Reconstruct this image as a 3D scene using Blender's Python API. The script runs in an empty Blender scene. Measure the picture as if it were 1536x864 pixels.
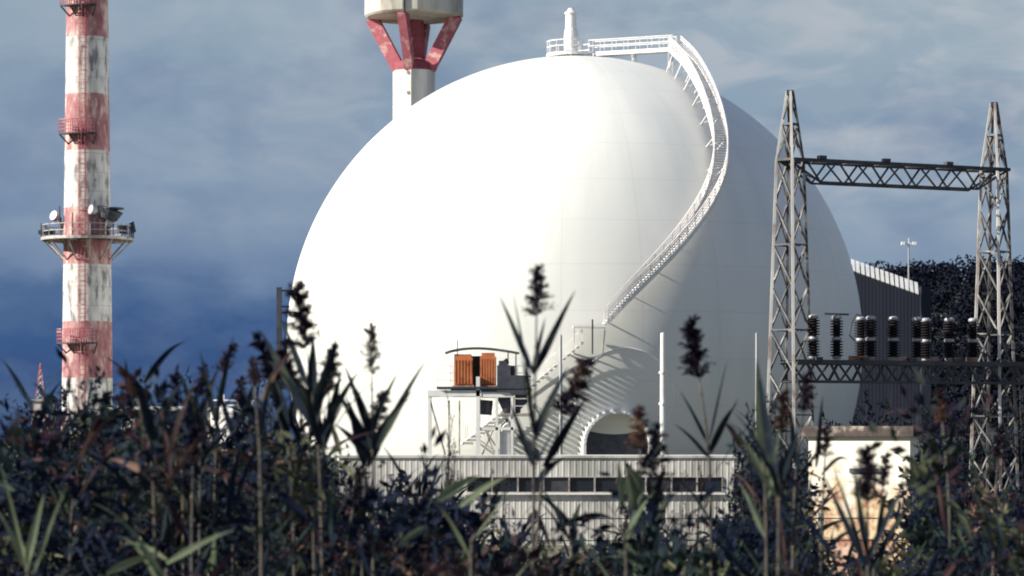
import bpy, math, random
from mathutils import Vector, Matrix, noise
R_ = math.radians
C = bpy.context.scene
col = C.collection

# ------------------------------------------------------------------ camera
F = 4356.0; HZ = 660.0; CAMZ = 4.5
cam_d = bpy.data.cameras.new("camera"); cam = bpy.data.objects.new("camera", cam_d); col.objects.link(cam)
cam.location = (0, 0, CAMZ); cam.rotation_euler = (R_(90), 0, 0)
cam_d.sensor_width = 36; cam_d.lens = 36 * F / 1536.0; cam_d.shift_y = (HZ - 432) / 1536.0
cam_d.clip_start = 0.5; cam_d.clip_end = 6000
cam_d.dof.use_dof = True; cam_d.dof.focus_distance = 62; cam_d.dof.aperture_fstop = 4.2
C.camera = cam
# ------------------------------------------------------------------ light
SUN = Vector((-0.80, -0.215, 0.41)).normalized()
sd = bpy.data.lights.new("sun", 'SUN'); so = bpy.data.objects.new("sun", sd); col.objects.link(so)
sd.energy = 4.3; sd.angle = R_(0.5); sd.color = (1.0, 0.94, 0.82)
so.rotation_euler = (-SUN).to_track_quat('-Z', 'Y').to_euler(); so.location = (-60, -20, 80)
C.view_settings.view_transform = 'Standard'; C.view_settings.look = 'None'
C.view_settings.gamma = 1; C.view_settings.use_curve_mapping = False
C.view_settings.exposure = 1.2

def nn(nt, t, **kw):
    n = nt.nodes.new(t)
    for k, v in kw.items():
        if k.startswith('i_'):
            n.inputs[k[2:]].default_value = v
        else: setattr(n, k, v)
    return n
def math_(nt, op, a, b=None, c=None, clamp=False):
    n = nt.nodes.new('ShaderNodeMath'); n.operation = op; n.use_clamp = clamp
    for i, v in enumerate((a, b, c)):
        if v is None: continue
        if isinstance(v, (int, float)): n.inputs[i].default_value = v
        else: nt.links.new(v, n.inputs[i])
    return n.outputs[0]
def ramp(nt, fac, stops, interp='LINEAR'):
    n = nt.nodes.new('ShaderNodeValToRGB'); n.color_ramp.interpolation = interp
    e = n.color_ramp.elements
    while len(e) > 1: e.remove(e[0])
    for i, (p, c) in enumerate(stops):
        el = e[0] if i == 0 else e.new(p)
        el.position = p; el.color = (*c, 1) if len(c) == 3 else c
    nt.links.new(fac, n.inputs[0]); return n.outputs[0]
def mixc(nt, fac, a, b, mode='MIX'):
    n = nt.nodes.new('ShaderNodeMix'); n.data_type = 'RGBA'; n.blend_type = mode
    for idx, v in ((0, fac), (6, a), (7, b)):
        if isinstance(v, (int, float)): n.inputs[idx].default_value = v
        elif isinstance(v, tuple): n.inputs[idx].default_value = (*v, 1)
        else: nt.links.new(v, n.inputs[idx])
    return n.outputs[2]
def srgb(r, g, b, k=1.0):
    f = lambda c: (c/255/12.92 if c/255 <= .04045 else ((c/255+.055)/1.055)**2.4) * k
    return (f(r), f(g), f(b))

w = bpy.data.worlds.new("World"); C.world = w; w.use_nodes = True
nt = w.node_tree; nt.nodes.clear()
out = nn(nt, 'ShaderNodeOutputWorld'); bg = nn(nt, 'ShaderNodeBackground'); bg.inputs[1].default_value = 0.1
nt.links.new(bg.outputs[0], out.inputs[0])
sky = nn(nt, 'ShaderNodeTexSky', sky_type='NISHITA'); sky.sun_disc = False
sky.sun_elevation = math.asin(SUN.z); sky.sun_rotation = math.atan2(SUN.x, SUN.y)
tc = nn(nt, 'ShaderNodeTexCoord'); sep = nn(nt, 'ShaderNodeSeparateXYZ'); nt.links.new(tc.outputs['Generated'], sep.inputs[0])
X, Y, Z = sep.outputs
mp = nn(nt, 'ShaderNodeMapping'); mp.inputs['Scale'].default_value = (1, 1, 2.4); nt.links.new(tc.outputs['Generated'], mp.inputs[0])
n1 = nn(nt, 'ShaderNodeTexNoise'); n1.inputs['Scale'].default_value = 9; n1.inputs['Detail'].default_value = 6; n1.inputs['Roughness'].default_value = .5
nt.links.new(mp.outputs[0], n1.inputs[0])
n2 = nn(nt, 'ShaderNodeTexNoise'); n2.inputs['Scale'].default_value = 26; n2.inputs['Detail'].default_value = 5; n2.inputs['Distortion'].default_value = .6
nt.links.new(mp.outputs[0], n2.inputs[0])
# elevation warped by noise; dark rain band sits higher towards the left
e1 = math_(nt, 'MULTIPLY_ADD', math_(nt, 'SUBTRACT', n1.outputs[0], .5), .085, Z)
e1 = math_(nt, 'MULTIPLY_ADD', math_(nt, 'SUBTRACT', n2.outputs[0], .5), .03, e1)
e1 = math_(nt, 'MULTIPLY_ADD', math_(nt, 'MINIMUM', math_(nt, 'MAXIMUM', X, -.12), .17), .09, e1)
SK = 10 / 2.38
k = lambda r, g, b: srgb(r, g, b, SK)
base = ramp(nt, math_(nt, 'MULTIPLY', e1, 4.0), [
    (0.0, k(56, 82, 128)), (.12, k(62, 93, 140)), (.18, k(82, 110, 150)), (.235, k(116, 138, 170)), (.33, k(138, 158, 181)),
    (.50, k(148, 168, 186)), (.70, k(166, 182, 193)), (1.0, k(166, 182, 193))])
lightness = ramp(nt, n2.outputs[0], [(.44, (0, 0, 0)), (.62, (1, 1, 1))])
rightm = math_(nt, 'MULTIPLY_ADD', X, 2.6, .50, clamp=True)
hi = math_(nt, 'MULTIPLY_ADD', Z, 30, -1.9, clamp=True)
cl = mixc(nt, math_(nt, 'MULTIPLY', math_(nt, 'MULTIPLY', lightness, rightm), math_(nt, 'MULTIPLY', hi, .75)), base, k(192, 196, 204))
n4 = nn(nt, 'ShaderNodeTexNoise'); n4.inputs['Scale'].default_value = 15; n4.inputs['Detail'].default_value = 6; n4.inputs['Roughness'].default_value = .55
mp4 = nn(nt, 'ShaderNodeMapping'); mp4.inputs['Scale'].default_value = (1, 1, 1.7); mp4.inputs['Location'].default_value = (3.1, 1.7, .4); nt.links.new(tc.outputs['Generated'], mp4.inputs[0]); nt.links.new(mp4.outputs[0], n4.inputs[0])
cl = mixc(nt, math_(nt, 'MULTIPLY_ADD', n4.outputs[0], -3.2, 1.62, clamp=True), cl, k(108, 130, 164))
n3 = nn(nt, 'ShaderNodeTexNoise'); n3.inputs['Scale'].default_value = 3.2; n3.inputs['Detail'].default_value = 5
nt.links.new(tc.outputs['Generated'], n3.inputs[0])
brk = math_(nt, 'MULTIPLY_ADD', n3.outputs[0], 5, -2.2, clamp=True)
openness = math_(nt, 'MULTIPLY', math_(nt, 'MULTIPLY_ADD', Z, 4, -1.0, clamp=True), brk)
skyb = mixc(nt, 1.0, sky.outputs[0], (0.15, 0.175, 0.24), 'MULTIPLY')
deck = math_(nt, 'MULTIPLY_ADD', Z, 4.5, -.75, clamp=True)
cl = mixc(nt, deck, cl, k(152, 171, 206))
fin = mixc(nt, openness, cl, skyb)
nt.links.new(fin, bg.inputs[0])

# ------------------------------------------------------------------ helpers
def P(px, py, D): return Vector(((px - 768) / F * D, D, CAMZ + (HZ - py) / F * D))
class MB:
    def __init__(s): s.v = []; s.f = []; s.mi = {}
    def quad(s, *p):
        b = len(s.v); s.v += [tuple(q) for q in p]; s.f.append(tuple(range(b, b + len(p))))
    def obox(s, c, ax, ay, az):
        c = Vector(c); b = len(s.v)
        for sx in (-1, 1):
            for sy in (-1, 1):
                for sz in (-1, 1): s.v.append(tuple(c + ax*sx + ay*sy + az*sz))
        for f in ((0,1,3,2),(4,6,7,5),(0,4,5,1),(2,3,7,6),(0,2,6,4),(1,5,7,3)): s.f.append(tuple(b+i for i in f))
        return s
    def box(s, x0, x1, y0, y1, z0, z1):
        return s.obox(((x0+x1)/2, (y0+y1)/2, (z0+z1)/2), Vector(((x1-x0)/2,0,0)), Vector((0,(y1-y0)/2,0)), Vector((0,0,(z1-z0)/2)))
    def bar(s, p, q, w, h=None):
        p = Vector(p); q = Vector(q); h = h or w; d = q - p
        if d.length < 1e-6: return s
        t = d.normalized(); up = Vector((0,0,1)) if abs(t.z) < .95 else Vector((0,1,0))
        a = t.cross(up).normalized(); b = a.cross(t).normalized()
        return s.obox((p+q)/2, a*w/2, d/2, b*h/2)
    def tube(s, pts, rad, n=8, cap=True):
        pts = [Vector(p) for p in pts]
        if not hasattr(rad, '__len__'): rad = [rad]*len(pts)
        prev = None; b = len(s.v)
        for i, p in enumerate(pts):
            t = (pts[min(i+1, len(pts)-1)] - pts[max(i-1, 0)]).normalized()
            if prev is None:
                a = t.cross(Vector((0,0,1)) if abs(t.z) < .95 else Vector((1,0,0))).normalized()
            else: a = (prev - t*prev.dot(t)).normalized()
            prev = a; c = t.cross(a)
            for j in range(n):
                an = 2*math.pi*j/n; s.v.append(tuple(p + (a*math.cos(an) + c*math.sin(an))*rad[i]))
        for i in range(len(pts)-1):
            for j in range(n):
                s.f.append((b+i*n+j, b+i*n+(j+1)%n, b+(i+1)*n+(j+1)%n, b+(i+1)*n+j))
        if cap:
            s.f.append(tuple(b+j for j in reversed(range(n)))); s.f.append(tuple(b+(len(pts)-1)*n+j for j in range(n)))
        return s
    def lathe(s, prof, c=(0,0,0), n=32, rot=0, cap=True):
        c = Vector(c); b = len(s.v)
        for r, z in prof:
            for j in range(n):
                a = rot + 2*math.pi*j/n; s.v.append((c.x + r*math.cos(a), c.y + r*math.sin(a), c.z + z))
        for i in range(len(prof)-1):
            for j in range(n): s.f.append((b+i*n+j, b+i*n+(j+1)%n, b+(i+1)*n+(j+1)%n, b+(i+1)*n+j))
        if cap:
            s.f.append(tuple(b+j for j in reversed(range(n)))); s.f.append(tuple(b+(len(prof)-1)*n+j for j in range(n)))
        return s
    def build(s, name, mat, parent=None, smooth=False):
        me = bpy.data.meshes.new(name); me.from_pydata(s.v, [], s.f)
        if smooth: me.polygons.foreach_set('use_smooth', [True]*len(me.polygons))
        for m_ in (mat if isinstance(mat, list) else [mat]): me.materials.append(m_)
        if s.mi:
            idx = [0]*len(s.f)
            for k0, (k1, ix) in s.mi.items():
                for q_ in range(k0, k1): idx[q_] = ix
            me.polygons.foreach_set('material_index', idx)
        me.update()
        o = bpy.data.objects.new(name, me); col.objects.link(o)
        if parent is not None:
            o.parent = parent
            g = parent; off = Vector((0,0,0))
            root = parent
            while root.parent: root = root.parent
            o.matrix_parent_inverse = Matrix.Identity(4)
            if o.parent is root: o.location = -root.location if not s.local else (0,0,0)
            else: o.location = (0,0,0)
        return o
    local = False
def LM():
    m = MB(); m.local = True; return m
def thing(name, label, cat, loc, group=None):
    o = bpy.data.objects.new(name, None); col.objects.link(o); o.location = loc; o.empty_display_size = .3
    o['label'] = label; o['category'] = cat
    if group: o['group'] = group
    return o
def tag(o, label, cat, group=None):
    o['label'] = label; o['category'] = cat
    if group: o['group'] = group
    return o

def mat(name, c, rough=.6, metal=0, spec=.5):
    m = bpy.data.materials.new(name); m.use_nodes = True
    b = m.node_tree.nodes['Principled BSDF']; b.inputs['Base Color'].default_value = (*c, 1)
    b.inputs['Roughness'].default_value = rough; b.inputs['Metallic'].default_value = metal
    b.inputs['Specular IOR Level'].default_value = spec
    return m
def noisy(name, stops, scale=2, rough=.7, detail=6, stretch=(1,1,1), metal=0, spec=.4, bump=0):
    m = mat(name, stops[0][1], rough, metal, spec); t = m.node_tree; b = t.nodes['Principled BSDF']
    tcn = nn(t, 'ShaderNodeTexCoord'); mpn = nn(t, 'ShaderNodeMapping'); mpn.inputs['Scale'].default_value = stretch
    t.links.new(tcn.outputs['Object'], mpn.inputs[0])
    n = nn(t, 'ShaderNodeTexNoise'); n.inputs['Scale'].default_value = scale; n.inputs['Detail'].default_value = detail
    n.inputs['Roughness'].default_value = .6
    t.links.new(mpn.outputs[0], n.inputs[0])
    c = ramp(t, n.outputs[0], stops); t.links.new(c, b.inputs['Base Color'])
    if bump:
        bn = nn(t, 'ShaderNodeBump'); bn.inputs['Strength'].default_value = bump; t.links.new(n.outputs[0], bn.inputs['Height'])
        t.links.new(bn.outputs[0], b.inputs['Normal'])
    return m

M = {}
M['white'] = noisy('white_paint', [(.3, (.62,.61,.60)), (.6, (.78,.77,.75))], .8, .5)
M['rail'] = noisy('rail_paint', [(.3, (.60,.58,.58)), (.6, (.74,.72,.71))], 1.5, .5)
M['conc'] = noisy('concrete', [(.3, (.28,.27,.25)), (.65, (.46,.44,.40))], .9, .85, bump=.2)
M['dark'] = noisy('dark_metal', [(.3, (.03,.035,.05)), (.7, (.07,.075,.09))], 2, .5)
M['galv'] = noisy('galvanised_steel', [(.32, (.20,.13,.10)), (.46, (.34,.31,.29)), (.7, (.50,.48,.46))], 1.7, .55, metal=.2)
M['galvdark'] = noisy('weathered_truss_steel', [(.3, (.03,.032,.042)), (.7, (.07,.072,.085))], 2.0, .6, metal=.2)
M['leg'] = noisy('sunlit_galvanised_leg_steel', [(.36, (.26,.17,.14)), (.44, (.46,.44,.42)), (.7, (.66,.64,.61))], 1.2, .5, stretch=(1,1,.5), metal=.1)
M['brace'] = noisy('shaded_lattice_steel', [(.36, (.045,.04,.045)), (.52, (.09,.088,.09)), (.68, (.26,.25,.24))], 1.9, .6, metal=.2)  # dark copy for bracing and far legs, shade put into the colour
M['rust'] = noisy('rusty_steel', [(.35, (.20,.07,.035)), (.65, (.42,.30,.24))], 3, .8)
M['orange'] = noisy('orange_panel', [(.34, (.28,.08,.035)), (.46, (.46,.15,.055)), (.7, (.56,.20,.075))], 1.3, .7)
M['porc'] = mat('brown_porcelain', (.008,.006,.010), .75, spec=.2)
M['cap'] = mat('insulator_cap', (.33,.33,.35), .45, .3)
M['hall'] = noisy('hall_cladding', [(.3, (.005,.008,.020)), (.7, (.010,.014,.028))], .5, .7, stretch=(3,3,.2))
M['glass'] = mat('window_glass', (.015,.02,.03), .12)
M['pink'] = noisy('faded_red', [(.35, (.40,.12,.14)), (.52, (.32,.08,.11)), (.66, (.54,.32,.30))], 1.1, .75, detail=8)
M['maroon'] = noisy('maroon_paint', [(.3, (.16,.035,.05)), (.7, (.28,.06,.08))], 1.1, .75)
M['beige'] = noisy('beige_cladding', [(.36, (.34,.33,.31)), (.47, (.54,.52,.49)), (.7, (.66,.64,.60))], .8, .6, stretch=(1,1,.25))

def dome_mat():
    m = mat('dome_paint', (.74,.75,.74), .48, spec=.3); t = m.node_tree; b = t.nodes['Principled BSDF']
    tcn = nn(t, 'ShaderNodeTexCoord'); sp = nn(t, 'ShaderNodeSeparateXYZ'); t.links.new(tcn.outputs['Object'], sp.inputs[0])
    az = math_(t, 'ARCTAN2', sp.outputs[1], sp.outputs[0])
    el = math_(t, 'ARCSINE', math_(t, 'DIVIDE', sp.outputs[2], 25.02))
    cb = nn(t, 'ShaderNodeCombineXYZ'); t.links.new(math_(t, 'MULTIPLY', az, 14), cb.inputs[0]); t.links.new(math_(t, 'MULTIPLY', el, 1.6), cb.inputs[1])
    st = nn(t, 'ShaderNodeTexNoise'); st.inputs['Scale'].default_value = 1; st.inputs['Detail'].default_value = 5; t.links.new(cb.outputs[0], st.inputs[0])
    pt = nn(t, 'ShaderNodeTexNoise'); pt.inputs['Scale'].default_value = .09; pt.inputs['Detail'].default_value = 5; t.links.new(tcn.outputs['Object'], pt.inputs[0])
    c1 = ramp(t, pt.outputs[0], [(.35, (.63,.64,.62)), (.65, (.70,.70,.67))])
    streak = ramp(t, st.outputs[0], [(.36, (.955,.958,.955)), (.60, (1,1,1))])
    c2 = mixc(t, 1.0, c1, streak, 'MULTIPLY')
    def lines(v, per, wd):
        fr = math_(t, 'FRACT', math_(t, 'DIVIDE', v, per)); d = math_(t, 'ABSOLUTE', math_(t, 'SUBTRACT', fr, .5))
        return math_(t, 'LESS_THAN', d, wd)
    s1 = lines(el, R_(8.6), .012); s2 = lines(math_(t, 'ADD', az, 7), R_(15), .007)
    c3 = mixc(t, math_(t, 'MULTIPLY', math_(t, 'MAXIMUM', s1, s2), .18), c2, (.35,.37,.40))
    t.links.new(c3, b.inputs['Base Color'])
    bn = nn(t, 'ShaderNodeBump'); bn.inputs['Strength'].default_value = .12; bn.inputs['Distance'].default_value = .3
    t.links.new(math_(t, 'ADD', math_(t, 'MULTIPLY', math_(t, 'MAXIMUM', s1, s2), -.1), pt.outputs[0]), bn.inputs['Height']); t.links.new(bn.outputs[0], b.inputs['Normal'])
    return m
M['dome'] = dome_mat()

def chimney_mat():
    m = mat('chimney_paint', (.7,.7,.7), .8); t = m.node_tree; b = t.nodes['Principled BSDF']
    tcn = nn(t, 'ShaderNodeTexCoord'); sp = nn(t, 'ShaderNodeSeparateXYZ'); t.links.new(tcn.outputs['Object'], sp.inputs[0])
    n = nn(t, 'ShaderNodeTexNoise'); n.inputs['Scale'].default_value = .9; n.inputs['Detail'].default_value = 8; n.inputs['Roughness'].default_value = .68
    mpr = nn(t, 'ShaderNodeMapping'); mpr.inputs['Scale'].default_value = (1.5,1.5,.5); t.links.new(tcn.outputs['Object'], mpr.inputs[0]); t.links.new(mpr.outputs[0], n.inputs[0])
    ns = nn(t, 'ShaderNodeTexNoise'); ns.inputs['Scale'].default_value = 2.2; ns.inputs['Detail'].default_value = 6
    mpn = nn(t, 'ShaderNodeMapping'); mpn.inputs['Scale'].default_value = (1,1,.35); t.links.new(tcn.outputs['Object'], mpn.inputs[0]); t.links.new(mpn.outputs[0], ns.inputs[0])
    zz = math_(t, 'MULTIPLY_ADD', math_(t, 'SUBTRACT', n.outputs[0], .5), .25, sp.outputs[2])
    fr = math_(t, 'FRACT', math_(t, 'DIVIDE', math_(t, 'ADD', zz, 97.6-9.8), 9.76)); red = math_(t, 'LESS_THAN', fr, .5)
    rc = ramp(t, n.outputs[0], [(.36, (.22,.075,.10)), (.50, (.36,.17,.17)), (.60, (.56,.42,.38))])
    wc = ramp(t, ns.outputs[0], [(.36, (.20,.19,.20)), (.47, (.50,.49,.47)), (.7, (.68,.66,.62))])
    c = mixc(t, red, wc, rc)
    # pour joints every 1.6 m
    fj = math_(t, 'FRACT', math_(t, 'DIVIDE', math_(t, 'ADD', sp.outputs[2], 90), 1.63)); j = math_(t, 'LESS_THAN', fj, .06)
    c = mixc(t, math_(t, 'MULTIPLY', j, .3), c, (.2,.17,.17))
    t.links.new(c, b.inputs['Base Color']); return m
M['chim'] = chimney_mat()

def tower_shaft_mat():
    m = mat('tower_white', (.7,.7,.68), .8); t = m.node_tree; b = t.nodes['Principled BSDF']
    tcn = nn(t, 'ShaderNodeTexCoord'); n = nn(t, 'ShaderNodeTexNoise'); n.inputs['Scale'].default_value = .6; n.inputs['Detail'].default_value = 7
    mpn = nn(t, 'ShaderNodeMapping'); mpn.inputs['Scale'].default_value = (1,1,.3); t.links.new(tcn.outputs['Object'], mpn.inputs[0]); t.links.new(mpn.outputs[0], n.inputs[0])
    t.links.new(ramp(t, n.outputs[0], [(.35, (.42,.40,.37)), (.6, (.66,.63,.58))]), b.inputs['Base Color']); return m
M['tower'] = tower_shaft_mat()

def plaster_mat():
    m = mat('peeling_plaster', (.7,.7,.68), .9); t = m.node_tree; b = t.nodes['Principled BSDF']
    tcn = nn(t, 'ShaderNodeTexCoord'); sp = nn(t, 'ShaderNodeSeparateXYZ'); t.links.new(tcn.outputs['Object'], sp.inputs[0])
    n = nn(t, 'ShaderNodeTexNoise'); n.inputs['Scale'].default_value = 1.6; n.inputs['Detail'].default_value = 9; n.inputs['Roughness'].default_value = .65; t.links.new(tcn.outputs['Object'], n.inputs[0])
    n_ = nn(t, 'ShaderNodeTexNoise'); n_.inputs['Scale'].default_value = 5; n_.inputs['Detail'].default_value = 6; t.links.new(tcn.outputs['Object'], n_.inputs[0])
    h = math_(t, 'ADD', math_(t, 'MULTIPLY', sp.outputs[2], .5), math_(t, 'MULTIPLY', n.outputs[0], 2.4))   # object z is metres above ground
    paint = ramp(t, math_(t, 'DIVIDE', h, 6), [(.44, (0,0,0)), (.52, (1,1,1))])
    low = ramp(t, n_.outputs[0], [(.35, (.22,.11,.08)), (.48, (.38,.26,.16)), (.65, (.48,.40,.28))])
    t.links.new(mixc(t, paint, low, (.58,.56,.50)), b.inputs['Base Color'])
    bn = nn(t, 'ShaderNodeBump'); bn.inputs['Strength'].default_value = .4; t.links.new(n_.outputs[0], bn.inputs['Height']); t.links.new(bn.outputs[0], b.inputs['Normal'])
    return m
M['plaster'] = plaster_mat()

def leaf_mat(name, stops, scale=1.5, trans=.25):
    m = noisy(name, stops, scale, .75, detail=4, spec=.08); t = m.node_tree; b = t.nodes['Principled BSDF']
    o = t.nodes['Material Output']; tr = nn(t, 'ShaderNodeBsdfTranslucent'); mx = nn(t, 'ShaderNodeMixShader'); mx.inputs[0].default_value = trans
    src = b.inputs['Base Color'].links[0].from_socket
    t.links.new(src, tr.inputs[0]); t.links.new(b.outputs[0], mx.inputs[1]); t.links.new(tr.outputs[0], mx.inputs[2]); t.links.new(mx.outputs[0], o.inputs[0])
    return m
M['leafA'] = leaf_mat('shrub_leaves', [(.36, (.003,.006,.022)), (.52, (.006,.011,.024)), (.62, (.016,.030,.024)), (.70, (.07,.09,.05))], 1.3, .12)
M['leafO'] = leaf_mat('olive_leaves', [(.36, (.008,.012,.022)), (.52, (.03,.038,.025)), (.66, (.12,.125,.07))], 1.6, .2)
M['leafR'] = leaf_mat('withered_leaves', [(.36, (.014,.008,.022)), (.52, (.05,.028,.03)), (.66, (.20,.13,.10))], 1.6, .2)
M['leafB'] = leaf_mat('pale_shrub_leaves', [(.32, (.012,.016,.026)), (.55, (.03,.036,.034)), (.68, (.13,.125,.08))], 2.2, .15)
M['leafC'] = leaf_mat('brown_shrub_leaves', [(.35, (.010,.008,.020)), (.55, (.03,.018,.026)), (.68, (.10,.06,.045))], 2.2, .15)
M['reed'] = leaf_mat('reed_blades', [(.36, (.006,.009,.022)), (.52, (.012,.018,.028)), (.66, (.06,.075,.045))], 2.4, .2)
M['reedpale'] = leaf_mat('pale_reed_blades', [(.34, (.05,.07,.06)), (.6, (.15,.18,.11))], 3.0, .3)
M['stem'] = noisy('reed_stems', [(.4, (.02,.019,.022)), (.62, (.09,.075,.055))], 4, .6)
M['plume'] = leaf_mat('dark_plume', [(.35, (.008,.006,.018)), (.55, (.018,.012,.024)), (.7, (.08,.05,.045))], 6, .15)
M['plumebrown'] = leaf_mat('brown_plume', [(.35, (.03,.018,.026)), (.52, (.09,.05,.04)), (.68, (.28,.18,.13))], 6, .25)
M['twig'] = noisy('twigs', [(.4, (.012,.010,.016)), (.65, (.06,.045,.04))], 4, .8)
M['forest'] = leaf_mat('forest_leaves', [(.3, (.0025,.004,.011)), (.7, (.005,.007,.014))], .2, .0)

# ------------------------------------------------------------------ ground
def gz(x, y):
    t = min(1, max(0, (y - 30) / 22)); t = t*t*(3-2*t)
    return 2.75*(1-t) + (noise.noise(Vector((x*.15, y*.15, 0)))*.18 if y < 200 else 0)*(1-t)
g = MB()
xs = [-3000, -1200, -500, -250, -120, -60] + [i*2.0 for i in range(-20, 21)] + [60, 120, 250, 500, 1200, 3000]
ys = [-3000, -1000, -300, -100, -40] + [i*2.0 for i in range(-10, 40)] + [90, 110, 150, 200, 300, 500, 900, 1800, 4500]
for y in ys:
    for x in xs: g.v.append((x, y, gz(x, y)))
nx = len(xs)
for j in range(len(ys)-1):
    for i in range(nx-1): g.f.append((j*nx+i, j*nx+i+1, (j+1)*nx+i+1, (j+1)*nx+i))
M['ground'] = noisy('ground_grass', [(.3, (.06,.065,.045)), (.5, (.11,.11,.07)), (.7, (.18,.165,.11))], .5, .95, detail=9)
o = g.build('ground', M['ground'], smooth=True); o['kind'] = 'structure'

# wooded hill behind, right
def hillz(x, y):
    c = max(0, min(1, (x - 38)/26)); c = c*c*(3-2*c)
    d = math.exp(-((y-520)/95)**2)
    return -1 + 32.5*c*d*(1 + .05*noise.noise(Vector((x*.03, y*.03, 2)))) if d > .003 else -1
g = MB(); nxh, nyh = 60, 34
for j in range(nyh):
    for i in range(nxh):
        x = 30 + i*7; y = 330 + j*12; z = hillz(x, y)
        g.v.append((x, y, z))
for j in range(nyh-1):
    for i in range(nxh-1): g.f.append((j*nxh+i, j*nxh+i+1, (j+1)*nxh+i+1, (j+1)*nxh+i))
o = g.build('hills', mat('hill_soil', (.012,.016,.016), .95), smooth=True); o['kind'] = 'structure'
rnd = random.Random(5)
g = MB()
for _ in range(1500):
    x = rnd.uniform(40, 200); y = rnd.uniform(400, 545)
    h = hillz(x, y)
    if h < 2: continue
    cr = rnd.uniform(1.6, 3.2) * 1.0; cz = h + cr*.8
    for _ in range(110):
        d = Vector((rnd.gauss(0,1), rnd.gauss(0,1), rnd.gauss(0,1))).normalized()*cr*rnd.uniform(.65, 1.0); d.z *= .85
        c = Vector((x, y, cz)) + d
        a = Vector((rnd.gauss(0,1), rnd.gauss(0,1), rnd.gauss(0,1))).normalized(); b_ = a.cross(d).normalized()*rnd.uniform(.18,.4); a = a*rnd.uniform(.18,.4)
        g.quad(c-a, c-b_, c+a, c+b_)
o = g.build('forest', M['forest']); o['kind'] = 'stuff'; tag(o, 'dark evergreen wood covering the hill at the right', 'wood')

# ------------------------------------------------------------------ reactor dome
DC = Vector(((861-768)/F*253.3, 253.3, CAMZ + (HZ-517)/F*253.3)); DR = 25.0
dome = thing('reactor_dome', 'huge white spherical reactor dome with a stairway curling down its side', 'dome', (DC.x, DC.y, 0))
g = MB(); prof = []
n_el = 90; el0 = math.asin(-DC.z/DR)
prof = [(DR*math.cos(el0 + (math.pi/2-el0)*i/n_el), DR*math.sin(el0 + (math.pi/2-el0)*i/n_el)) for i in range(n_el)] + [(.01, DR)]
g.local = True; g.lathe(prof, (0,0,0), 180, cap=False)
shell = g.build('shell', M['dome'], dome, smooth=True); shell.location = (0, 0, DC.z)

def ray(px, py, Rr):
    d = Vector(((px-768)/F, 1, (HZ-py)/F)).normalized(); o = Vector((0,0,CAMZ)); oc = o - DC
    b = oc.dot(d); c = oc.dot(oc) - Rr*Rr; disc = b*b - c
    return o + d*(-b - math.sqrt(max(0, disc)))
# top platform and vent stack
topz = 38.15
g = MB(); cx, cy = P(856, 80, 252.5).x, DC.y
g.lathe([(2.1, topz-.25), (2.1, topz)], (cx, cy, 0), 24)
for k_ in range(8):
    a = k_*math.pi/4; g.bar((cx+1.8*math.cos(a), cy+1.8*math.sin(a), topz-.2), (cx+1.8*math.cos(a), cy+1.8*math.sin(a), topz-1.0), .12)
g.build('top_platform', M['rail'], dome)
g = MB()
g.lathe([(.66, topz), (.66, topz+.35), (.6, topz+.4), (.62, topz+1.5), (.55, topz+2.1), (.50, topz+2.2), (.46, topz+3.4), (.44, topz+3.45), (.56, topz+3.5), (.56, topz+3.62), (.36, topz+3.78), (.2, topz+4.0), (.05, topz+4.02)], (P(857,70,252).x, cy, 0), 20)
g.build('vent_stack', M['white'], dome, smooth=False)
def rails(g, pts, h=1.05, posts=1.2, r=.035, mids=(.55,)):
    pts = [Vector(p) for p in pts]
    up = Vector((0,0,1))
    for hh in (h,) + tuple(mids): 
        for a, b in zip(pts, pts[1:]): g.bar(a+up*hh, b+up*hh, r*2)
    acc = 0; g.bar(pts[0], pts[0]+up*h, r*2)
    for a, b in zip(pts, pts[1:]):
        L = (b-a).length
        while acc + posts <= L + 1e-6 if False else False: pass
        t = posts - acc
        while t <= L:
            p = a + (b-a)*(t/L); g.bar(p, p+up*h, r*2); t += posts
        acc = (acc + L) % posts
    g.bar(pts[-1], pts[-1]+up*h, r*2)
g = MB(); ring = [(cx+2.05*math.cos(a), cy+2.05*math.sin(a), topz) for a in [(-20 + 320*i/20)*math.pi/180 for i in range(0, 21)]]
rails(g, ring, posts=1.0); g.build('platform_railing', M['rail'], dome)

corner = ray(1012, 68, 27.1); corner.z = topz
start = Vector((cx, cy, topz)); dirw = (corner - start); dirw.z = 0; dirw.normalize(); sidew = Vector((-dirw.y, dirw.x, 0))
wk = start + dirw*1.9
g = MB(); g.bar(wk - Vector((0,0,.06)), corner - Vector((0,0,.06)), 1.0, .10)
for s_ in (-1, 1): g.bar(wk + sidew*.5*s_ - Vector((0,0,.16)), corner + sidew*.5*s_ - Vector((0,0,.16)), .1, .34)
g.build('walkway_deck', M['rail'], dome)
g = MB()
for s_ in (-1, 1): rails(g, [wk + sidew*.5*s_, corner + sidew*.5*s_], posts=1.1)
g.build('walkway_railing', M['rail'], dome)
g = MB()
def dz(x, y):
    r2 = DR*DR - (x-DC.x)**2 - (y-DC.y)**2
    return DC.z + math.sqrt(max(r2, 0))
for t in (.52, .95):
    g = MB()
    for s_ in (-1, 1):
        p = wk.lerp(corner, t) + sidew*.45*s_; q = Vector((p.x, p.y, dz(p.x, p.y)-.05)); g.bar(p-Vector((0,0,.2)), q, .1)
    p = wk.lerp(corner, t); a = p + sidew*.45; b = p - sidew*.45
    g.bar(Vector((a.x,a.y,a.z-.3)), Vector((b.x,b.y,dz(b.x,b.y))), .07)
    g.build('walkway_post', M['rail'], dome)

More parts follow.
